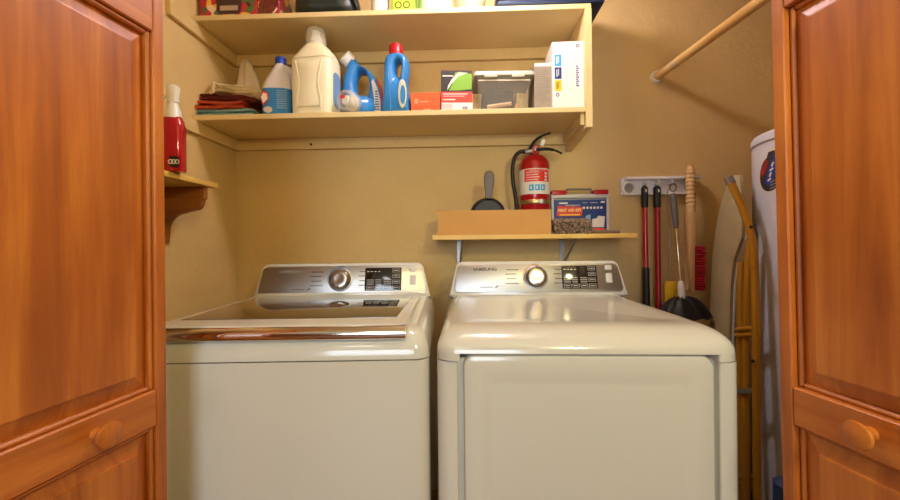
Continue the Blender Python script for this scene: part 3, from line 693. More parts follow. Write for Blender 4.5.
# clear bin
yb = 1.535; x0, x1 = sx_(478, yb), sx_(531, yb)
t = thing('storage_bin', 'clear plastic storage bin with pale lid holding small tools', 'bin', ((x0+x1)/2, yb, SZ1), (0, 0, .03)); w = (x1-x0)/2; h = hz(72, 110, yb)-.006
def bin_ring(s, z, wl): return [(a, b, z) for a, b in rrect(-w*s+wl, w*s-wl, .008*(1-s)*5+wl, .175-wl, .014, 4)]
bm = bmesh.new(); loft(bm, [bin_ring(.9, 0, 0), bin_ring(1.09, h, 0), bin_ring(1.09, h, .0022), bin_ring(.9, .003, .0022)], (True, True)); obj('tub', bm, clear_dim, t)
ld = obj('lid', prism(bmesh.new(), rrect(-w*1.15, w*1.15, -.010, .185, .016, 4), h+.012, h-.004, 'xy', .003), lid_gr, t)
for s_ in (-1, 1): obj('latch', B(s_*.055-.026, s_*.055+.026, -.013, -.006, h-.014, h+.006, .003), lid_gr, ld)
obj('handle_ridge', B(-w*.98, w*.98, -.004, .0, h*.82, h*.86, .001, 1), lid_gr, t)
bt = [(-w*.78, w*.1, .03, .12, .004, .075), ]
def content(name, label, cat, b, m_):
    o = thing(name, label, cat, (t.location.x, t.location.y, SZ1), (0, 0, .03)); obj('body', b, m_, o); return o
content('tool_pouch', 'dark tool pouch inside the clear bin', 'pouch', B(-w*.78, w*.45, .05, .15, .004, h*.75, .015), mat('dark_fabric', rgb(72, 68, 66), .8, noise=.3, nscale=30))
bm = bmesh.new(); tube(bm, [(-w*.62, .028, .028), (w*.3, .03, .042)], .009, 8); content('wood_stick', 'tan wooden stick lying in the clear bin', 'stick', bm, brushwood)
bm = bmesh.new(); tube(bm, [(-w*.6, .024, .012), (w*.5, .026, .012)], .006, 8); content('paint_brush_handle', 'pale handle at the bottom of the clear bin', 'handle', bm, offwhite)
bm = bmesh.new(); lathe(bm, [(.008, 0), (.008, .02), (0, .021)], 14, at(w*.5, .024, .018)); content('cork_plug', 'small orange plug in the corner of the clear bin', 'plug', bm, mat('cork', rgb(200, 140, 60), .7))
bm = bmesh.new(); box(bm, w*.5, w*.82, .03, .14, .004, h*.6, .006); content('small_packet', 'yellowish packet at the right end inside the clear bin', 'packet', bm, mat('packet', rgb(170, 150, 90), .4, noise=.4, nscale=40))
# grey narrow box
yb = 1.54; x0, x1 = sx_(534.5, yb), sx_(552.5, yb)
t = thing('narrow_box', 'narrow grey-tan carton between the clear bin and white box', 'box', ((x0+x1)/2, yb, SZ1)); w = (x1-x0)/2; h = hz(61, 109, yb)
obj('carton', B(-w, w, 0, .15, 0, h, .0015, 1), grey_b, t); obj('top_sticker', B(-w*.95, w*.95, -.0008, 0, h*.92, h*.985), white_lab, t)
bm = bmesh.new(); bars(bm, [(-w*.85, -w*.85+w*(1.6 if k % 3 else 1.1), h*.84-h*.045*k, h*.855-h*.045*k) for k in range(15)], 0); obj('print', bm, mat('print_tan', rgb(138, 126, 109), .6), t)
# white tall box
yb = 1.525; x0, x1 = sx_(552.5, yb), sx_(584.5, yb)
t = thing('tall_box', 'tall white carton with blue and yellow blocks at the shelf end', 'box', ((x0+x1)/2, yb, SZ1), (0, 0, -.02)); w = (x1-x0)/2-.001; h = hz(41.5, 108.5, yb)
obj('carton', B(-w, w, 0, .20, 0, h, .0015, 1), white_b, t)
for z0, z1, m_ in ((.64, .81, lab_cyan), (.45, .62, lab_navy), (.27, .43, lab_yel)):
    bl = obj('colour_block', B(-w*.85, -w*.42, -.0008, 0, h*z0, h*z1), m_, t)
    obj('block_print', bars(bmesh.new(), [(-w*.74, -w*.68, h*(z0+.03), h*(z1-.03)), (-w*.62, -w*.58, h*(z0+.05), h*(z1-.02))], -.0008), white_lab if m_ != lab_yel else black_b, bl)
bm = bmesh.new(); bars(bm, [(w*.50, w*.64, h*.33+h*.032*k, h*.352+h*.032*k) for k in range(10)] + [(w*.64, w*.70, h*.33+h*.064*k, h*.352+h*.064*k) for k in range(5)], 0); obj('side_print', bm, mat('print_violet', rgb(110, 110, 170), .5), t)
for cx, cz in ((w*.62, h*.93), (-w*.68, h*.215)):
    obj('round_mark', arc_strip(bmesh.new(), (cx, cz), .004, .0075, 0, 2*PI, -.0007), lab_navy, t)
obj('tape_tab', B(w*1.0, w*1.03, .0, .004, h*.42, h*.6), white_lab, t)

# ------------------------------------------------------------------ things on the top shelf (only their feet are in view)
def ux(px, y): return W(px, 8, y).x
U = SZ2
yb = 1.53
x0, x1 = ux(200, yb), ux(257, yb)
t = thing('food_box', 'colourful food carton with a dark pot printed on it', 'box', ((x0+x1)/2, yb, U)); w = (x1-x0)/2
obj('carton', B(-w, w, 0, .12, 0, .19, .001, 1), food_m, t)
pt = obj('pot_print', prism(bmesh.new(), [(-.035, .02), (-.05, .035), (-.05, .09), (.055, .09), (.055, .035), (.04, .02)], -.0009, 0, 'xz'), mat('pot_dark', rgb(70, 48, 44), .3), t)
obj('pot_band', B(-.035, .04, -.0015, -.0009, .035, .055), mat('pot_band', rgb(190, 160, 140), .3), pt)
x0, x1 = ux(257.8, yb), ux(279, yb)
t = thing('food_box', 'narrow food carton with a dark meal print next to the wide one', 'box', ((x0+x1)/2, yb, U)); w = (x1-x0)/2
obj('carton', B(-w, w, 0, .12, 0, .17, .001, 1), food_m, t); obj('dark_print', prism(bmesh.new(), [(-w*.9, .01), (w*.2, .01), (w*.9, .05), (w*.9, .14), (0, .1), (-w*.9, .06)], -.0009, 0, 'xz'), mat('meal_dark', rgb(110, 50, 40), .35, noise=.5, nscale=60), t)
x0, x1 = ux(290, 1.52), ux(356, 1.52)
t = thing('soft_bag', 'dark green-black soft bag slumped over the upper shelf edge', 'bag', ((x0+x1)/2, 1.592, U)); w = (x1-x0)/2
bm = bmesh.new(); loft(bm, [srect(w*.72, .06, .003, 3, 40), srect(w*.86, .085, .006, 3, 40), srect(w*.98, .098, .03, 3, 40), srect(w*.94, .09, .09, 3, 40), srect(w*.8, .07, .16, 3, 40), srect(w*.6, .04, .2, 3, 40), srect(w*.55, .012, .23, 3, 40)])
for v in bm.verts:
    if v.co.z > .004: v.co.y += .008*math.sin(v.co.x*40+v.co.z*25); v.co.z += .004*math.sin(v.co.x*55) if v.co.z > .02 else 0
obj('pouch', bm, bag_m, t, 60); obj('strap', tube(bmesh.new(), curve_pts([(w*.6, -.06, .12), (w*.95, -.07, .05), (w*1.02, -.03, .015), (w*1.05, .04, .012)], 6), .008, 8), black_pl, t)
q = ux(379, 1.54)
t = thing('pill_bottle', 'white bottle with pale cap on the upper shelf beside the bag', 'bottle', (q, 1.56, U))
obj('body', lathe(bmesh.new(), [(.034, 0), (.036, .004), (.036, .10), (.03, .115), (.022, .12)], 28), cream_pl, t)
obj('label_wrap', lathe(bmesh.new(), [(.0364, .012), (.0364, .09)], 28, None, (False, False)), white_lab, t); obj('cap', lathe(bmesh.new(), [(.026, .118), (.026, .14), (0, .141)], 24), white_pl, t)
q = ux(403.5, 1.54)
t = thing('printed_carton', 'green and yellow printed carton on the upper shelf', 'box', (q, 1.53, U)); w = .048
obj('carton', B(-w, w, 0, .08, 0, .15, .001, 1), lab_green, t)
obj('yellow_panel', prism(bmesh.new(), rrect(-w*.8, w*.95, .012, .09, .015), -.0008, 0, 'xz'), mat('label_lime', rgb(196, 205, 60), .5), t)
for k, cx in enumerate((-.02, .014)): obj('ring_print', arc_strip(bmesh.new(), (cx, .035), .010, .015, 0, 2*PI, -.0012), mat('print_darkgreen', rgb(40, 74, 30), .5), t)
q = ux(434, 1.55)
t = thing('plastic_tub', 'pale green-white plastic tub on the upper shelf', 'tub', (q, 1.61, U)); obj('tub', lathe(bmesh.new(), [(.066, 0), (.07, .004), (.074, .12), (.074, .125)], 36), mat('tub_plastic', rgb(208, 218, 196), .4), t); obj('lid', lathe(bmesh.new(), [(.077, .122), (.077, .136), (.07, .139), (0, .139)], 36), white_pl, t)
q = ux(470, 1.55)
t = thing('tan_pot', 'tan pot with white tag on the upper shelf', 'pot', (q, 1.60, U)); obj('pot', lathe(bmesh.new(), [(.05, 0), (.055, .004), (.07, .1), (.074, .13), (.068, .13), (.05, .01)], 36), mat('pot_tan', rgb(196, 160, 126), .6, noise=.15, nscale=70), t)
obj('tag', B(-.028, .036, -.0615, -.0585, .003, .026, .001, 1), white_lab, t)
x0, x1 = ux(497, 1.50), ux(605, 1.50)
t = thing('tool_case', 'navy blue plastic case overhanging the end of the upper shelf', 'case', ((x0+x1)/2, 1.495, U)); w = (x1-x0)/2
obj('bottom_shell', B(-w, w, 0, .28, .0, .055, .008), navy, t); obj('top_shell', B(-w*.99, w*.99, .003, .277, .058, .11, .008), navy, t)
obj('rim', B(-w*1.01, w*1.01, -.006, .286, .018, .028, .003, 1), navy, t)
for cx in (-w*.55, .0, w*.55): obj('latch', B(cx-.03, cx+.03, -.012, 0, .022, .075, .003), black_pl, t)

# ------------------------------------------------------------------ small bracket shelf over the dryer
BF = 1.575
a = W(432.5, 239, BF); b = W(637, 238, BF); zb = a.z - .004
t = thing('bracket_shelf', 'yellow pine board shelf on metal brackets above the dryer', 'shelf', ((a.x+b.x)/2, BF, zb)); w = (b.x-a.x)/2
BZ = zb + .019
obj('board', B(-w, w, 0, YB-.002-BF, 0, .019, .0015, 1), pine, t)
ybk = YB-.001-BF
for px in (459.5, 562):
    q = W(px, 250, YB).x - t.location.x
    br = obj('bracket', B(q-.012, q+.012, ybk-.003, ybk, -.17, 0, .0008, 1), grey_met, t)
    obj('bracket_arm', B(q-.012, q+.012, .02, ybk, -.003, 0, .0008, 1), grey_met, br)
    obj('bracket_brace', tube(bmesh.new(), [(q+.014, .05, -.003), (q+.002, ybk-.003, -.12)], .005, 8), grey_met, br)
# cardboard tray
a = W(438, 236, 1.60); b = W(551, 236, 1.60)
t = thing('cardboard_box', 'shallow open cardboard box on the bracket shelf', 'box', ((a.x+b.x)/2, 1.595, BZ)); w = (b.x-a.x)/2; hC = W(495, 210, 1.595).z - BZ; dC = .05
obj('bottom', B(-w, w, 0, dC, 0, .004), cardb, t)
for nm, bb in (('front_wall', (-w, w, 0, .004, .004, hC)), ('rear_wall', (-w, w, dC-.004, dC, .004, hC)), ('side_wall', (-w, -w+.004, .004, dC-.004, .004, hC)), ('side_wall', (w-.004, w, .004, dC-.004, .004, hC))): obj(nm, B(*bb), cardb, t)
# pan standing on edge in the tray
q = W(487, 212, 1.65)
t = thing('small_skillet', 'black round skillet with grey handle standing in the cardboard box', 'pan', (q.x, 1.619, BZ+.0045), (math.radians(0), 0, 0))
Mp = at(0, 0, .079) @ Matrix.Rotation(-PI/2, 4, 'X')
obj('dish', lathe(bmesh.new(), [(0, -.012), (.062, -.012), (.078, .014), (.076, .015), (.06, -.009), (0, -.009)], 40, Mp), black_pl, t)
bm = bmesh.new(); hpts = [(-.011, 0), (.011, 0), (.013, .03), (.017, .07), (.016, .095), (.010, .108), (0, .112), (-.010, .108), (-.016, .095), (-.017, .07), (-.013, .03)]
prism(bm, [(x*1.3, .150+z*1.07) for x, z in hpts], -.012, .006, 'xz', .004, True); hd = obj('handle', bm, grey_rub, t); t.rotation_euler = (0, math.radians(2), 0)
obj('hang_hole', prism(bmesh.new(), [(.005*math.cos(a_), .256+.007*math.sin(a_)) for a_ in [2*PI*i/14 for i in range(14)]], -.0125, -.0119, 'xz'), mat('hole_tan', rgb(140, 112, 70), .7), hd)
# fire extinguisher strapped to the wall
q = W(535.5, 210, 1.70); R = W(551, 180, 1.70).x - W(520.5, 180, 1.70).x; R /= 2
zt_ = W(535, 158, 1.70).z; zn = W(535, 152, 1.70).z
t = thing('fire_extinguisher', 'red fire extinguisher with black hose and white label', 'extinguisher', (q.x, 1.72, 0))
obj('cylinder', lathe(bmesh.new(), [(R*.9, BZ+.0), (R, BZ+.01), (R, zt_-.035), (R*.97, zt_-.02), (R*.85, zt_-.004), (R*.62, zt_+.01), (R*.34, zt_+.018), (R*.30, zn+.012), (R*.22, zn+.014), (0, zn+.015)], 40), red_p, t)
z1, z0 = W(535, 167, 1.63).z, W(535, 193, 1.63).z
lb = obj('label_wrap', lathe(bmesh.new(), [(R*1.004, z0), (R*1.004, z1)], 48, None, (False, False)), white_lab, t)
def cyl_patch(R, a0, a1, z0, z1, n=14):
    bm = bmesh.new(); vs = [(bm.verts.new((R*math.sin(a0+(a1-a0)*i/n), -R*math.cos(a0+(a1-a0)*i/n), z0)), bm.verts.new((R*math.sin(a0+(a1-a0)*i/n), -R*math.cos(a0+(a1-a0)*i/n), z1))) for i in range(n+1)]
    for p, q_ in zip(vs, vs[1:]): bm.faces.new((p[0], q_[0], q_[1], p[1]))
    return bm
zz = lambda py: W(535, py, 1.645).z
obj('label_red_field', cyl_patch(R*1.010, -.86, .92, zz(181), zz(168.5)), red_b, lb)
bm = bmesh.new()
def cyl_bars(bm, R, rects):
    for (a0, a1, z0, z1) in rects:
        n = 4; vs = [(bm.verts.new((R*math.sin(a0+(a1-a0)*i/n), -R*math.cos(a0+(a1-a0)*i/n), z0)), bm.verts.new((R*math.sin(a0+(a1-a0)*i/n), -R*math.cos(a0+(a1-a0)*i/n), z1))) for i in range(n+1)]
        for p, q_ in zip(vs, vs[1:]): bm.faces.new((p[0], q_[0], q_[1], p[1]))
    return bm
zz0 = zz(168.5)
obj('label_print', cyl_bars(bm, R*1.016, [(-.72, .15-.1*(k % 2), zz0-.014-.011*k, zz0-.0115-.011*k) for k in range(4)] + [(.5, .72, zz0-.022-.014*k, zz0-.014-.014*k) for k in range(3)]), white_lab, lb)
bmx = text('instruction_print', 'INSTRUCTIONS', .0105, at(.0, -R*1.03, zz0-.0055) @ FRONT, white_lab, lb, .0002, .95)
for v in bmx.data.vertices:
    a_ = v.co.x/R + .03; v.co.x = R*1.018*math.sin(a_); v.co.y = -R*1.018*math.cos(a_)
for k in range(3):
    a0 = -.52+.37*k; ic = obj('label_icon', cyl_patch(R*1.012, a0, a0+.31, zz(190), zz(184)), lab_cyan, lb)
    obj('icon_mark', cyl_patch(R*1.016, a0+.08, a0+.17, zz(188.5), zz(185.5)), white_lab, ic)
obj('strap_band', lathe(bmesh.new(), [(R*1.008, zz(203.5)), (R*1.03, zz(203)), (R*1.03, zz(199.5)), (R*1.008, zz(199))], 48, None, (False, False)), mat('strap_steel', rgb(190, 165, 110), .3, .9), t)
obj('strap_clasp', B(.006, .026, -R*1.12, -R*1.0, zz(203.6), zz(199), .002), grey_met, t)
obj('wall_bracket', B(-.02, .02, R*.98, YB-1.72-.001, zz(206), zz(170), .001, 1), darkmet, t)
zv = zn
vb = obj('valve', lathe(bmesh.new(), [(.016, zv+.0), (.018, zv+.008), (.014, zv+.012), (.014, zv+.03), (.010, zv+.036), (0, zv+.037)], 20), darkmet, t)
obj('gauge', lathe(bmesh.new(), [(.0, .0), (.021, .0), (.022, .006), (.018, .009), (0, .0085)], 24, at(.002, -.012, zv+.012) @ Matrix.Rotation(PI/2, 4, 'X')), red_pl, vb)
obj('gauge_needle', B(-.001, .005, -.0225, -.0212, zv+.006, zv+.016), white_lab, vb)
P = lambda px, py: (W(px, py, 1.70).x - q.x, -.02, W(px, py, 1.70).z)
obj('lever', tube(bmesh.new(), curve_pts([P(530, 149), P(535, 141), P(542, 136), P(550.5, 133)], 6), [.008]*6+[.0065]*6+[.005]*7, 8), black_pl, t)
obj('grip', tube(bmesh.new(), curve_pts([P(536, 150), P(545, 149), P(554, 150), P(562, 153.5)], 6), [.007]*12+[.005]*7, 8), black_pl, t)
obj('pin_tag', prism(bmesh.new(), [(P(541.5, 140)[0], P(541.5, 140)[2]), (P(545, 140)[0], P(545, 140)[2]), (P(543, 147)[0], P(543, 147)[2]), (P(539.5, 146)[0], P(539.5, 146)[2])], -.032, -.030, 'xz'), white_pl, t)
obj('hose_fitting', tube(bmesh.new(), [P(532, 151), P(525, 152)], .010, 12), grey_met, t)
obj('hose', tube(bmesh.new(), curve_pts([P(526, 151.5), P(520, 152), P(515, 157), P(512.5, 168), P(513, 182), P(515.5, 197), P(517, 210), P(518, 222)], 6), .0088, 12), black_pl, t)
obj('hose_end', tube(bmesh.new(), [P(518, 220), P(518.4, 232)], [.010, .012], 12), black_pl, t)

# first aid kit
yk = 1.715
a = W(551.5, 232, yk); b = W(609.5, 232, yk); zk = W(580, 194, yk).z
t = thing('first_aid_kit', 'clear first aid case with red corners and blue card', 'first aid kit', ((a.x+b.x)/2, yk, BZ)); w = (b.x-a.x)/2; h = zk - BZ
obj('case_back', B(-w, w, .012, .06, 0, h, .008), mat('case_grey', rgb(176, 172, 172), .35), t)
bm = bmesh.new()
for bb in ((-w, w, 0, h*.07), (-w, w, h*.9, h), (-w, -w+.012, h*.07, h*.9), (w-.012, w, h*.07, h*.9)): box(bm, bb[0], bb[1], -.002, .012, bb[2], bb[3], .002, 1)
obj('case_rim', bm, mat('case_rim_plastic', rgb(196, 192, 188), .3), t)
card = obj('card', B(-w*.88, w*.9, .004, .0125, h*.1, h*.86), lab_navy, t)
obj('red_title_panel', prism(bmesh.new(), [(-w*.82, h*.46), (w*.06, h*.46), (w*.1, h*.68), (-w*.76, h*.72)], .0028, .004, 'xz'), red_b, card)
obj('yellow_underline', B(-w*.7, w*.0, .0022, .003, h*.475, h*.51), lab_yel, card)
text('title_print', 'FIRST AID KIT', .018, at(-w*.36, .0024, h*.60) @ FRONT, mat('title_yellow', rgb(250, 225, 150), .5), card, .0003, .95, .0006)
bm = bmesh.new(); bars(bm, [(-w*.72, -w*.42, h*.76, h*.80), (-w*.6, -w*.2, h*.68, h*.70), (-w*.5, w*.0, h*.72, h*.735), (w*.72, w*.86, h*.78, h*.82), (w*.1, w*.25, h*.78, h*.79), (w*.35, w*.6, h*.78, h*.79)], .004); obj('card_print', bm, white_lab, card)
for k in range(6): obj('round_icon', prism(bmesh.new(), [(w*(.14+.12*k)+.0052*math.cos(a_), h*.66+.0058*math.sin(a_)) for a_ in [2*PI*i/12 for i in range(12)]], .003, .004, 'xz'), white_lab, card)
obj('photo_print', prism(bmesh.new(), [(w*.42, h*.18), (w*.82, h*.18), (w*.86, h*.44), (w*.62, h*.46), (w*.58, h*.40), (w*.42, h*.38)], .003, .004, 'xz'), mat('photo_cream', rgb(226, 220, 206), .5), card)
obj('photo_print', prism(bmesh.new(), [(w*.16, h*.16), (w*.36, h*.16), (w*.36, h*.5), (w*.2, h*.46)], .003, .004, 'xz'), mat('photo_blue', rgb(140, 176, 205), .5), card)
obj('green_strip', B(-w*.0, w*.42, .003, .004, h*.11, h*.16), mat('strip_green', rgb(40, 140, 80), .5), card); obj('red_strip', B(w*.42, w*.86, .003, .004, h*.11, h*.16), red_b, card)
for s_ in (-1, 1): obj('latch', prism(bmesh.new(), rrect(s_*w*.72-w*.25, s_*w*.72+w*.25, h*.98, h*1.10, .005), -.004, .05, 'xz', .002), red_pl, t)
bm = bmesh.new(); tube(bm, curve_pts([(-w*.42, .02, h*.98), (-w*.42, .02, h*1.10), (-w*.36, .02, h*1.13), (w*.36, .02, h*1.13), (w*.42, .02, h*1.10), (w*.42, .02, h*.98)], 5), .005, 8); obj('handle', bm, mat('handle_grey', rgb(120, 114, 110), .4), t)

# chenille duster lying in front of the kit
a = W(553, 235, 1.62); b = W(590, 235, 1.62)
t = thing('chenille_duster', 'brown shaggy duster lying in front of the first aid kit', 'duster', ((a.x+b.x)/2, 1.635, BZ)); w = (b.x-a.x)/2
obj('pad', prism(bmesh.new(), rrect(-w*.92, w*.92, .006, .05, .02), -.035, .045, 'xz', .012, True), duster, t)
bm = bmesh.new(); rn = random.Random(5)
for i in range(13):
    for j in range(5):
        for face in ('f', 't'):
            x = -w + 2*w*(i+.5+.3*rn.uniform(-1, 1))/13
            if face == 'f':
                z = .004+.054*(j+.5)/5; y = -.034; d = Vector((rn.uniform(-.5, .5), -1, rn.uniform(-.5, .1)))
            else:
                z = .050; y = -.03+.075*(j+.5)/5; d = Vector((rn.uniform(-.5, .5), rn.uniform(-.7, .2), 1))
            p = Vector((x, y, z)); d.normalize(); L = .017; e = p+d*L
            if e.z < .0045: e.z = .0045
            sub = bmesh.new()
            tube(bm, [p, p+(e-p)*.5, e], [.0055, .0066, .0042], 6)
nb = obj('chenille_pile', bm, duster, t); nb['kind'] = 'stuff'
obj('handle', tube(bmesh.new(), [(w*.85, 0, .012), (w*1.35, .0, .010), (w*2.7, .005, .008)], [.011, .008, .007], 10), mat('duster_handle', rgb(120, 98, 80), .5), t)

# ------------------------------------------------------------------ tool rail on the back wall with what hangs from it
a = W(621.5, 186, YB-.02); b = W(692, 186, YB-.02); z0, z1 = W(650, 195, YB-.02).z, W(650, 177.5, YB-.02).z
t = thing('tool_rail', 'white plastic hook rail screwed to the wall', 'rack', ((a.x+b.x)/2, YB, 0)); w = (b.x-a.x)/2; zc = (z0+z1)/2; hh = (z1-z0)/2
obj('back_plate', prism(bmesh.new(), rrect(-w, w*.97, z0, z1, .008), -.018, -.001, 'xz', .003), rail_pl, t)
obj('top_lip', prism(bmesh.new(), [(-w*.9, z1-.012), (w*1.16, z1-.012), (w*1.2, z1-.004), (w*1.12, z1+.001), (-w*.95, z1+.001)], -.05, -.012, 'xz', .002), rail_pl, t)
obj('bottom_lip', B(-w*.95, w*.95, -.03, -.016, z0, z0+.008, .002, 1), white_pl, t)
M = at(-w*.80, -.018, zc-.008) @ Matrix.Rotation(PI/2, 4, 'X')
obj('ring_eye', lathe(bmesh.new(), [(.034, 0), (.035, .006), (.032, .012), (.025, .014), (.022, .010), (.022, 0)], 32, M, (False, False)), white_pl, t)
obj('ring_recess', lathe(bmesh.new(), [(.022, .0008), (0, .0008)], 28, M, (False, False)), mat('recess_grey', rgb(150, 144, 138), .6), t)
HX = [W(px, 187, YB-.03).x - t.location.x for px in (644.5, 657, 670.5, 690)]
for x in HX:
    obj('hook', tube(bmesh.new(), curve_pts([(x, -.016, zc+.012), (x, -.036, zc+.004), (x, -.048, zc+.01), (x, -.05, zc+.024)], 5), .0045, 8), offwhite, t)
TX = t.location.x
yh = YB-.035
def pole(name, label, px0, py0, px1, py1, segs, y0=yh, y1=yh, cat='pole'):
    A = W(px0, py0, y0); Bp = W(px1, py1, y1)
    t = thing(name, label, cat, A, group='long handled tools on the rail')
    d = Bp - A
    for nm, f0, f1, r0, r1, m_ in segs: obj(nm, tube(bmesh.new(), [d*f0, d*(f0+(f1-f0)*.5), d*f1], [r0, (r0+r1)/2, r1], 14), m_, t)
    return t, d
zfl = .012
for px0, px1, lab, r, low in ((644.5, 646.5, 'red pole with black top and long black lower grip', .0125, True), (657, 658.5, 'dark red pole with black top next to the yellow scraper', .0135, False)):
    A = W(px0, 187, yh)
    t = thing('tool_pole', lab + ' hanging on the rail', 'pole', A, group='long handled tools on the rail')
    e = W(px1, 305, yh-.03) - A
    d = e*((A.z-.35)/abs(e.z))
    tot = d.length; fr = lambda py: ((W(px0, py, yh).z-A.z)/e.z)*(e.length/tot)
    g0 = fr(207)
    cap_ = obj('top_grip', tube(bmesh.new(), [d*-.004, d*.004, d*g0, d*(g0+.004)], [r*.6, r*1.15, r*1.15, r*.9], 16), black_pl, t)
    obj('hang_slot', tube(bmesh.new(), [Vector((0, -r*1.1, -.012)), Vector((0, -r*1.1, -.026))], .004, 8), offwhite, cap_)
    if low:
        g1 = fr(268)
        obj('shaft', tube(bmesh.new(), [d*g0, d*g1], r*.92, 16), red_p, t); obj('lower_grip', tube(bmesh.new(), [d*(g1-.004), d*(g1+.004), d], [r, r*1.2, r*1.2], 16), black_pl, t)
    else:
        obj('shaft', tube(bmesh.new(), [d*g0, d], r*.92, 16), darkred, t)
        g2 = fr(262); obj('shaft_print', tube(bmesh.new(), [d*g2, d*(g2+.03)], r*.93, 16), mat('print_rose', rgb(190, 110, 110), .5), t) if False else None
# yellow scraper on a chain
A = W(669, 190, yh-.01); Bp = W(671, 281, yh-.02)
t = thing('plastic_scraper', 'yellow plastic scraper hanging on a twisted wire', 'scraper', A, group='long handled tools on the rail')
d = Bp-A
obj('wire_loop', tube(bmesh.new(), curve_pts([(0, 0, .004), (-.006, 0, -.02), (-.003, 0, d.z*.35)], 6), .0022, 6), grey_met, t)
for ph in (0, PI):
    obj('twisted_wire', tube(bmesh.new(), [Vector((d.x*f + .0042*math.cos(ph+f*60), d.y*f+.0042*math.sin(ph+f*60), d.z*f)) for f in [.33+.6*i/70 for i in range(71)]], .0016, 5), grey_met, t)
obj('wire_fork', tube(bmesh.new(), [(d.x-.012, d.y, d.z*1.02), (d.x*.93, d.y*.93, d.z*.93), (d.x+.014, d.y, d.z*1.02)], .0016, 6), grey_met, t)
u = (W(676, 290, yh).x-W(663.5, 290, yh).x)/2
obj('blade', prism(bmesh.new(), [(d.x-u, d.z-.13), (d.x+u, d.z-.13), (d.x+u*1.05, d.z-.02), (d.x+u*.6, d.z), (d.x-u*.8, d.z), (d.x-u, d.z-.012)], d.y-.012, d.y+.004, 'xz', .003), yellow_p, t)
# long tool with grey grip, chrome shaft and black spread head
A = W(672.5, 188, yh-.03); Bp = W(681.5, 292, yh-.12)
t = thing('hand_mop', 'black spread mop head on a chrome shaft with grey grip', 'mop', A, group='long handled tools on the rail')
d = Bp-A
obj('hang_ring', tube(bmesh.new(), [(.015*math.cos(a_), -.004, .002+.017*math.sin(a_)) for a_ in [2*PI*i/20 for i in range(21)]], .0022, 6), darkmet, t)
obj('grip', tube(bmesh.new(), [d*.06, d*.10, d*.36, d*.40], [.008, .0135, .0125, .009], 14), grey_rub, t)
obj('shaft', tube(bmesh.new(), [d*.39, d*.96], .0065, 12), chrome, t)
obj('collar', tube(bmesh.new(), [d*.90, d*.94, d*1.06, d*1.09], [.009, .014, .016, .012], 16), offwhite, t)
n = 40; rings = []
for k in range(9):
    v = k/8; rr = .016+.092*v**.8
    rings.append([(d.x + .010*v + rr*math.cos(2*PI*i/n)*(1+.06*math.sin(9*2*PI*i/n)*v), d.y-.0 + rr*.6*math.sin(2*PI*i/n)*(1+.06*math.sin(9*2*PI*i/n)*v), d.z*1.05 - .085*v**1.9 + .006*v*math.sin(9*2*PI*i/n)) for i in range(n)])
obj('mop_head', loft(bmesh.new(), rings, (True, False)), black_pl, t, 60)
for k in range(5): obj('head_rib', tube(bmesh.new(), [Vector((d.x+.01*v+(.018+.092*v**.8)*math.cos(-2.4+.5*k), d.y+(.018+.092*v**.8)*.6*math.sin(-2.4+.5*k), d.z*1.05-.085*v**1.9+.004)) for v in [i/6 for i in range(7)]], .003, 6), black_pl, t)
# wooden brush
A = W(690, 165, yh-.045); Bp = W(692, 292, yh-.045)
t = thing('counter_brush', 'wooden brush with red bristles hanging on the rail', 'brush', A, group='long handled tools on the rail')
d = Bp-A; H = abs(d.z); xs = lambda py: d.x*(py-165)/127; zs = lambda py: -H*(py-165)/127
ku = FPX/(yh-.045)
prof = []
for py in range(165, 214, 1):
    r = 4.0/ku if py > 168 else 2.8/ku
    if 172 < py < 208: r *= 1 + .13*math.sin((py-172)*1.55)
    prof.append((r, zs(py)))
bm = bmesh.new(); rings = []
for r, z in prof: rings.append([(d.x*(-z/H)+r*math.cos(2*PI*i/16), r*math.sin(2*PI*i/16), z) for i in range(16)])
loft(bm, rings); obj('handle', bm, brushwood, t, 60)
hw_ = 4.6/ku
obj('brush_back', prism(bmesh.new(), [(xs(212)-hw_*.75, zs(212)), (xs(240)-hw_*.8, zs(240)), (xs(290)-hw_, zs(290)), (xs(292)-hw_*.5, zs(292.5)), (xs(292)+hw_*.1, zs(292)), (xs(250)+hw_*.3, zs(248)), (xs(243)+hw_*.85, zs(243)), (xs(212)+hw_*.8, zs(212))], -.018, .018, 'xz', .004, True), brushwood, t)
bm = bmesh.new(); rn = random.Random(3)
for i in range(26):
    for j in range(4):
        py = 246+44*(i+.5)/26; y = -.017+.034*(j+.5)/4; x0_ = xs(py)-hw_*.1
        L = (10.5+rn.uniform(-.8, .8))/ku; p = Vector((x0_, y, zs(py))); e = p+Vector((L+hw_*.3, rn.uniform(-.006, .006), rn.uniform(-.004, .004)))
        tube(bm, [p, e], [.0028, .0040], 5)
o = obj('bristle_tuft', bm, bristle, t); o['kind'] = 'stuff'
obj('wire_hook', tube(bmesh.new(), curve_pts([(xs(282)-.018, -.02, zs(277)), (xs(285)-.024, -.021, zs(286)), (xs(290)-.03, -.02, zs(292))], 5), .002, 6), grey_met, t)

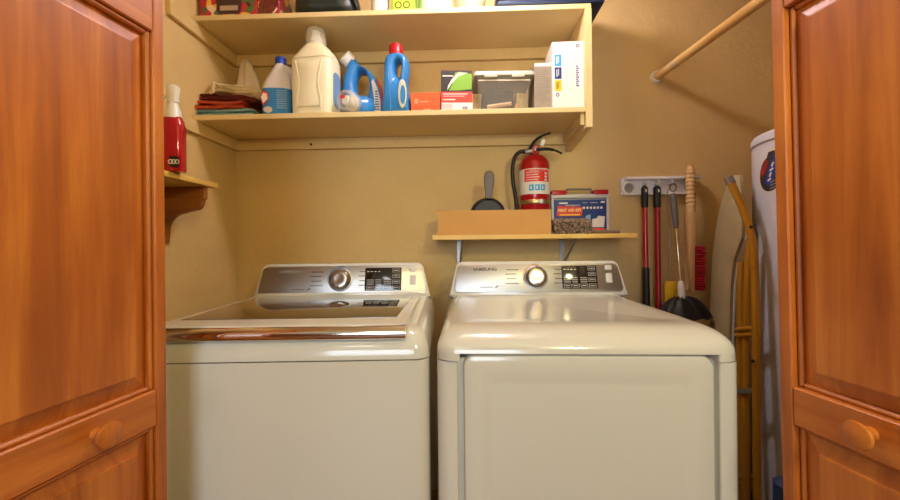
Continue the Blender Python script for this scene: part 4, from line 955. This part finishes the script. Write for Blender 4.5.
# ------------------------------------------------------------------ closet rod
A = W(656, 77.5, YB); Bq = W(766, -3, 1.14); dd = (Bq-A)/(Bq-A).y
E = A + dd*(FW1+.002-YB)
t = thing('closet_rod', 'round wooden closet rod running from the wall towards the doors', 'rod', A)
obj('pole', tube(bmesh.new(), [dd*-.012, dd*(E.y-A.y)], .0175, 20), rodwood, t)
rk = Matrix.Rotation(PI/2, 4, 'X')
obj('flange', lathe(bmesh.new(), [(.029, .001), (.029, .008), (.026, .018), (.0195, .018), (.019, .004)], 28, rk, (True, False)), white_pl, t)
fl = obj('flange', lathe(bmesh.new(), [(.029, -.001), (.029, -.008), (.026, -.018), (.0195, -.018), (.019, -.004)], 28, at(*(E-A)) @ rk, (True, False)), white_pl, t)
q = A + dd*(-.16)
obj('price_sticker', tube(bmesh.new(), [dd*-.15, dd*-.20], .01775, 20, False), mat('sticker_tan', rgb(226, 196, 150), .5), t)

# ------------------------------------------------------------------ water heater
HC, HR, HZ = (1.325, 1.36), .25, 1.555
t = thing('water_heater', 'grey-white cylindrical water heater behind the right folding door', 'water heater', (HC[0], HC[1], 0))
obj('tank', lathe(bmesh.new(), [(HR*.96, 0), (HR*.96, .05), (HR, .055), (HR, HZ-.03)], 72), heater_m, t)
obj('top_cap', lathe(bmesh.new(), [(HR+.003, HZ-.032), (HR+.003, HZ-.012), (HR*.985, HZ), (HR*.9, HZ+.006), (0, HZ+.012)], 72), heater_m, t)
obj('cap_seam', lathe(bmesh.new(), [(HR+.0035, HZ-.036), (HR+.0045, HZ-.034), (HR+.0035, HZ-.032)], 72, None, (False, False)), grey_met, t)
for x in (-.1, .1): obj('pipe', tube(bmesh.new(), [(x, .05, HZ), (x, .05, ZC)], .011, 12), mat('copper', rgb(190, 120, 80), .35, .9), t)
obj('cap_screw', lathe(bmesh.new(), [(.005, 0), (.004, .003), (0, .0035)], 10, at(-HR*.84-.003, -HR*.54-.003, HZ-.022) @ Matrix.Rotation(-PI/2, 4, 'Y')), cap_blue, t)
# round decal, wrapped on the tank
def wrap(bm, R):
    for v in bm.verts:
        a_ = AC + v.co.x/HR; r_ = R - v.co.y; v.co = (r_*math.cos(a_), r_*math.sin(a_), v.co.z)
    return bm
tg = W(762, 182, 1.40); AC = PI + .0; zd = CAMZ + (245-182)*1.40/FPX
def decal(pts, lift, n=1):
    bm = bmesh.new(); fill = [bm.verts.new((a_, -lift, zd+b_)) for a_, b_ in pts]; bm.faces.new(fill)
    bmesh.ops.triangulate(bm, faces=bm.faces); bmesh.ops.subdivide_edges(bm, edges=bm.edges, cuts=3, use_grid_fill=True)
    return wrap(bm, HR)
def blob(s):
    p = []
    for i in range(40):
        a_ = 2*PI*i/40; ca, sa = math.cos(a_), math.sin(a_)
        r_ = max(.058, 0)
        p.append((( .050*ca + (.018*max(0, sa)*(1 if ca > 0 else .2)))*s, (.058*sa + .026*max(0, sa)*(1.0 if ca > -.2 else .35))*s))
    return p
dc = obj('decal', decal(blob(1.12), .0005), white_lab, t, smooth=False)
obj('decal_field', decal(blob(.98), .0012), mat('decal_dark', rgb(58, 52, 56), .4), dc, smooth=False)
def slant(x, z, L, w, a_): 
    c, s_ = math.cos(a_), math.sin(a_); return [(x+c*p-s_*q_, z+s_*p+c*q_) for p, q_ in ((-L, -w), (L, -w), (L, w), (-L, w))]
obj('decal_stripe', decal(slant(.014, .018, .056, .016, 1.15), .0018), mat('decal_blue', rgb(34, 68, 150), .4), dc, smooth=False)
obj('decal_stripe', decal(slant(-.020, .030, .026, .008, 1.15), .0018), mat('decal_red', rgb(170, 40, 40), .4), dc, smooth=False)
obj('decal_stripe', decal(slant(-.036, .018, .018, .005, 1.15), .0018), mat('decal_red', rgb(170, 40, 40), .4), dc, smooth=False)
for k in range(4): obj('decal_letter', decal(slant(.000+.012*k*.4, -.016+.017*k, .008, .0035, .5+.6*(k % 2)), .0024), white_lab, dc, smooth=False)
for k in range(3): obj('decal_dash', decal(slant(.02, -.022-.011*k, .018, .0022, .25), .0018), mat('decal_grey', rgb(140, 135, 138), .4), dc, smooth=False)

# ------------------------------------------------------------------ ironing board leaning between dryer and heater
t = thing('ironing_board', 'folded ironing board with beige cover leaning beside the dryer', 'ironing board')
Af = Vector((W(715, 330, 1.68).x, 1.68, 0)); An = Vector((W(737, 330, 1.47).x, 1.47, 0))
ud = (An-Af).normalized(); nd = Vector((-ud.y, ud.x, 0))      # across the board / its normal
if nd.x > 0: nd = -nd
ztop = W(744, 178, 1.53).z
lean = Vector((.012, -.05, 0))                                # shift per metre of height
def bp(u, z, o_=0): return Af + ud*u + nd*o_ + lean*(z-.95) + Vector((0, 0, z))
Wb = (An-Af).length
def half(z):                                                   # left (far) and right (near) edge of the tapering nose
    k = max(0, min(1, (ztop-z)/.42)); s_ = math.sqrt(1-(1-k)**2)
    w_ = max(0, min(1, (z-1.06)/.14)); w_ = w_*w_*(3-2*w_)
    return Wb*(.95-.95*s_), Wb*(.95+(-.13+.40*w_)*s_)
zs_ = [.12, .5, .9, 1.0, 1.1, 1.18, 1.25, 1.31, 1.35, 1.38, 1.40, ztop-.006, ztop-.001]
bm = bmesh.new(); rings = []
for z in zs_:
    a0, a1 = half(z); ring = []
    for u_, o_ in ((a0, -.004), (a0-.004, .008), (a0+.01, .018), ((a0+a1)/2, .022), (a1-.01, .018), (a1+.004, .008), (a1, -.004), ((a0+a1)/2, -.006)): ring.append(bp(u_, z, o_))
    rings.append(ring)
loft(bm, rings); obj('padded_cover', bm, khaki, t, 60)
obj('cover_trim', tube(bmesh.new(), [bp(half(z)[1], z, -.008) for z in zs_ if z < 1.27], .0045, 8), trim_gr, t)
bm = bmesh.new(); loft(bm, [[bp(half(z)[0]+.02, z, -.012), bp(half(z)[1]-.02, z, -.012), bp(half(z)[1]-.02, z, -.006), bp(half(z)[0]+.02, z, -.006)] for z in (.15, .6, 1.0, 1.2, 1.3)]); obj('metal_top', bm, mat('brown_metal', rgb(110, 72, 30), .5, .2), t)
def wp(px, py, y): return W(px, py, y)
lg = obj('leg_tube', tube(bmesh.new(), curve_pts([wp(730, 181, 1.40), wp(739, 200, 1.385), wp(748, 224, 1.37), wp(753.5, 250, 1.36), wp(755.5, 300, 1.35), wp(756.5, 400, 1.33), wp(757.5, 500, 1.31), wp(758, 540, 1.31)], 6), .0125, 14), gold_tube, t)
obj('foot_cap', tube(bmesh.new(), [wp(727.6, 176.5, 1.402), wp(731.5, 184, 1.40)], .0150, 14), grey_met, lg)
obj('leg_tube', tube(bmesh.new(), curve_pts([wp(751, 240, 1.385), wp(748.5, 262, 1.39), wp(746, 330, 1.40), wp(745.5, 420, 1.38), wp(746, 540, 1.36)], 6), .0125, 14), gold_tube, t)
obj('leg_tube', tube(bmesh.new(), curve_pts([wp(741, 262, 1.43), wp(740, 330, 1.43), wp(740, 420, 1.42), wp(741, 540, 1.40)], 6), .011, 14), gold_tube, t)
for py in (328, 334, 476, 482): obj('cross_bar', tube(bmesh.new(), [wp(736, py+1.5, 1.42), wp(757, py, 1.35)], .008, 10), gold_tube, t)
a, b = wp(737, 391, 1.40), wp(757, 391, 1.335)
obj('cross_plate', tube(bmesh.new(), [a, b], .011, 4), grey_met, t)
obj('rivet', lathe(bmesh.new(), [(.006, 0), (.005, .004), (0, .005)], 12, at(*wp(752.5, 361, 1.33)) @ Matrix.Rotation(PI/2, 4, 'X')), darkmet, t)
obj('rivet', lathe(bmesh.new(), [(.006, 0), (.005, .004), (0, .005)], 12, at(*wp(751, 227, 1.353)) @ Matrix.Rotation(PI/2, 4, 'X')), darkmet, t)
obj('lock_hook', tube(bmesh.new(), curve_pts([wp(749, 245, 1.34), wp(750, 262, 1.335), wp(753, 270, 1.33), wp(755, 262, 1.33)], 5), .003, 8), gold_tube, t)
# its foot frame down to the floor
for (px, y_) in ((746, 1.36), (758, 1.31), (741, 1.40)):
    p = wp(px, 540, y_); obj('leg_foot', tube(bmesh.new(), [p, Vector((p.x, p.y, .001))], .0125, 12), gold_tube, t)
p = bp(Wb/2, .12); obj('board_heel', B(p.x-.03, p.x+.03, p.y-.06, p.y+.06, .0005, .13, .008), khaki, t)

# dark blue ribbed roll
p = W(789, 486, 1.02)
t = thing('ribbed_roll', 'dark blue ribbed roll standing low beside the right folding door', 'roll', (p.x+.004, 1.02, 0))
prof = [(.03, 0)]; zt2 = W(778, 483, 1.02).z; n = 60
for i in range(n): prof += [(.033, zt2*(i+.1)/n), (.0365, zt2*(i+.5)/n)]
prof += [(.03, zt2), (.012, zt2+.004), (0, zt2+.004)]
obj('ribbed_sleeve', lathe(bmesh.new(), prof, 24), blue_rib, t)

# ------------------------------------------------------------------ oak bracket shelf on the left wall and the red bottle
XE = W(218, 186, 1.385).x; zL = W(218, 188.3, 1.385).z
t = thing('corner_shelf', 'pine board shelf with scrolled oak bracket on the left wall', 'shelf')
obj('board', B(XL+.001, XE, .80, 1.385, zL, zL+.019, .003, 2), pine_y, t)
ZL = zL+.019
dx = XE-XL
def ogee(yc):
    pts = [(XL+.002, zL-.001), (XE-.02, zL-.001), (XE-.02, zL-.045)]
    for a_ in [PI/2*i/6 for i in range(7)]: pts.append((XE-.02-.035+.035*math.cos(a_)*.8, zL-.045-.04*math.sin(a_)))
    pts += [(XL+dx*.5, zL-.092)]
    for a_ in [PI/2*i/6 for i in range(7)]: pts.append((XL+dx*.5-dx*.38*math.sin(a_), zL-.155+.06*math.cos(a_)))
    pts += [(XL+.022, zL-.165), (XL+.018, zL-.205), (XL+.002, zL-.205)]
    return prism(bmesh.new(), pts, yc-.011, yc+.011, 'xz')
for yc in (1.345, .95): obj('scroll_bracket', ogee(yc), oak, t, smooth=False)
yq = 1.17
q = W(173.5, 140, yq); 
t = thing('spray_bottle', 'red bottle with white top on the left wall shelf', 'bottle', (q.x, yq, ZL), (0, 0, .2))
hb = lambda py: W(174, py, yq).z - ZL
r = (W(184.5, 150, yq).x - W(164.5, 150, yq).x)/2
obj('body', loft(bmesh.new(), [srect(r*.92, r*.7, 0, 3, 32), srect(r, r*.76, .006, 3, 32), srect(r, r*.76, hb(128), 3, 32), srect(r*.93, r*.72, hb(122), 2.6, 32), srect(r*.7, r*.6, hb(117), 2.2, 32)]), mat('red_liquid_plastic', rgb(180, 16, 34), .15, coat=.6), t)
obj('neck', lathe(bmesh.new(), [(r*.72, hb(119)), (r*.66, hb(112)), (r*.40, hb(103)), (r*.36, hb(100))], 28), white_pl, t)
hd = obj('spray_head', loft(bmesh.new(), [srect(r*.52, r*.4, hb(103), 2.4, 24), srect(r*.50, r*.4, hb(96), 2.4, 24), srect(r*.58, r*.42, hb(92), 2.4, 24), srect(r*.62, r*.42, hb(88), 2.4, 24), srect(r*.4, r*.3, hb(85.5), 2.2, 24)]), white_pl, t)
obj('trigger', tube(bmesh.new(), curve_pts([(-r*.3, 0, hb(95)), (-r*.9, 0, hb(98)), (-r*1.0, 0, hb(106))], 5), .006, 8), white_pl, hd)
lb = obj('small_label', prism(bmesh.new(), rrect(-r*.02, r*.80, hb(168.5), hb(158), .002, 2), -r*.79, -r*.60, 'xz'), mat('label_maroon', rgb(40, 24, 34), .4), t)
bm = bmesh.new()
for k in range(3): arc_strip(bm, (-r*.02+r*.82*(k+.5)/3, (hb(168)+hb(158.5))/2), .0045, .0075, 0, 2*PI, -r*.795, 12)
obj('label_print', bm, white_lab, lb)

# lettering too small to pick apart stays joined
for o in bpy.data.objects:
    if o.type == 'MESH' and o.parent and (o.name.split('.')[0].endswith('print') or o.name.split('.')[0] == 'barcode'): o['kind'] = 'stuff'
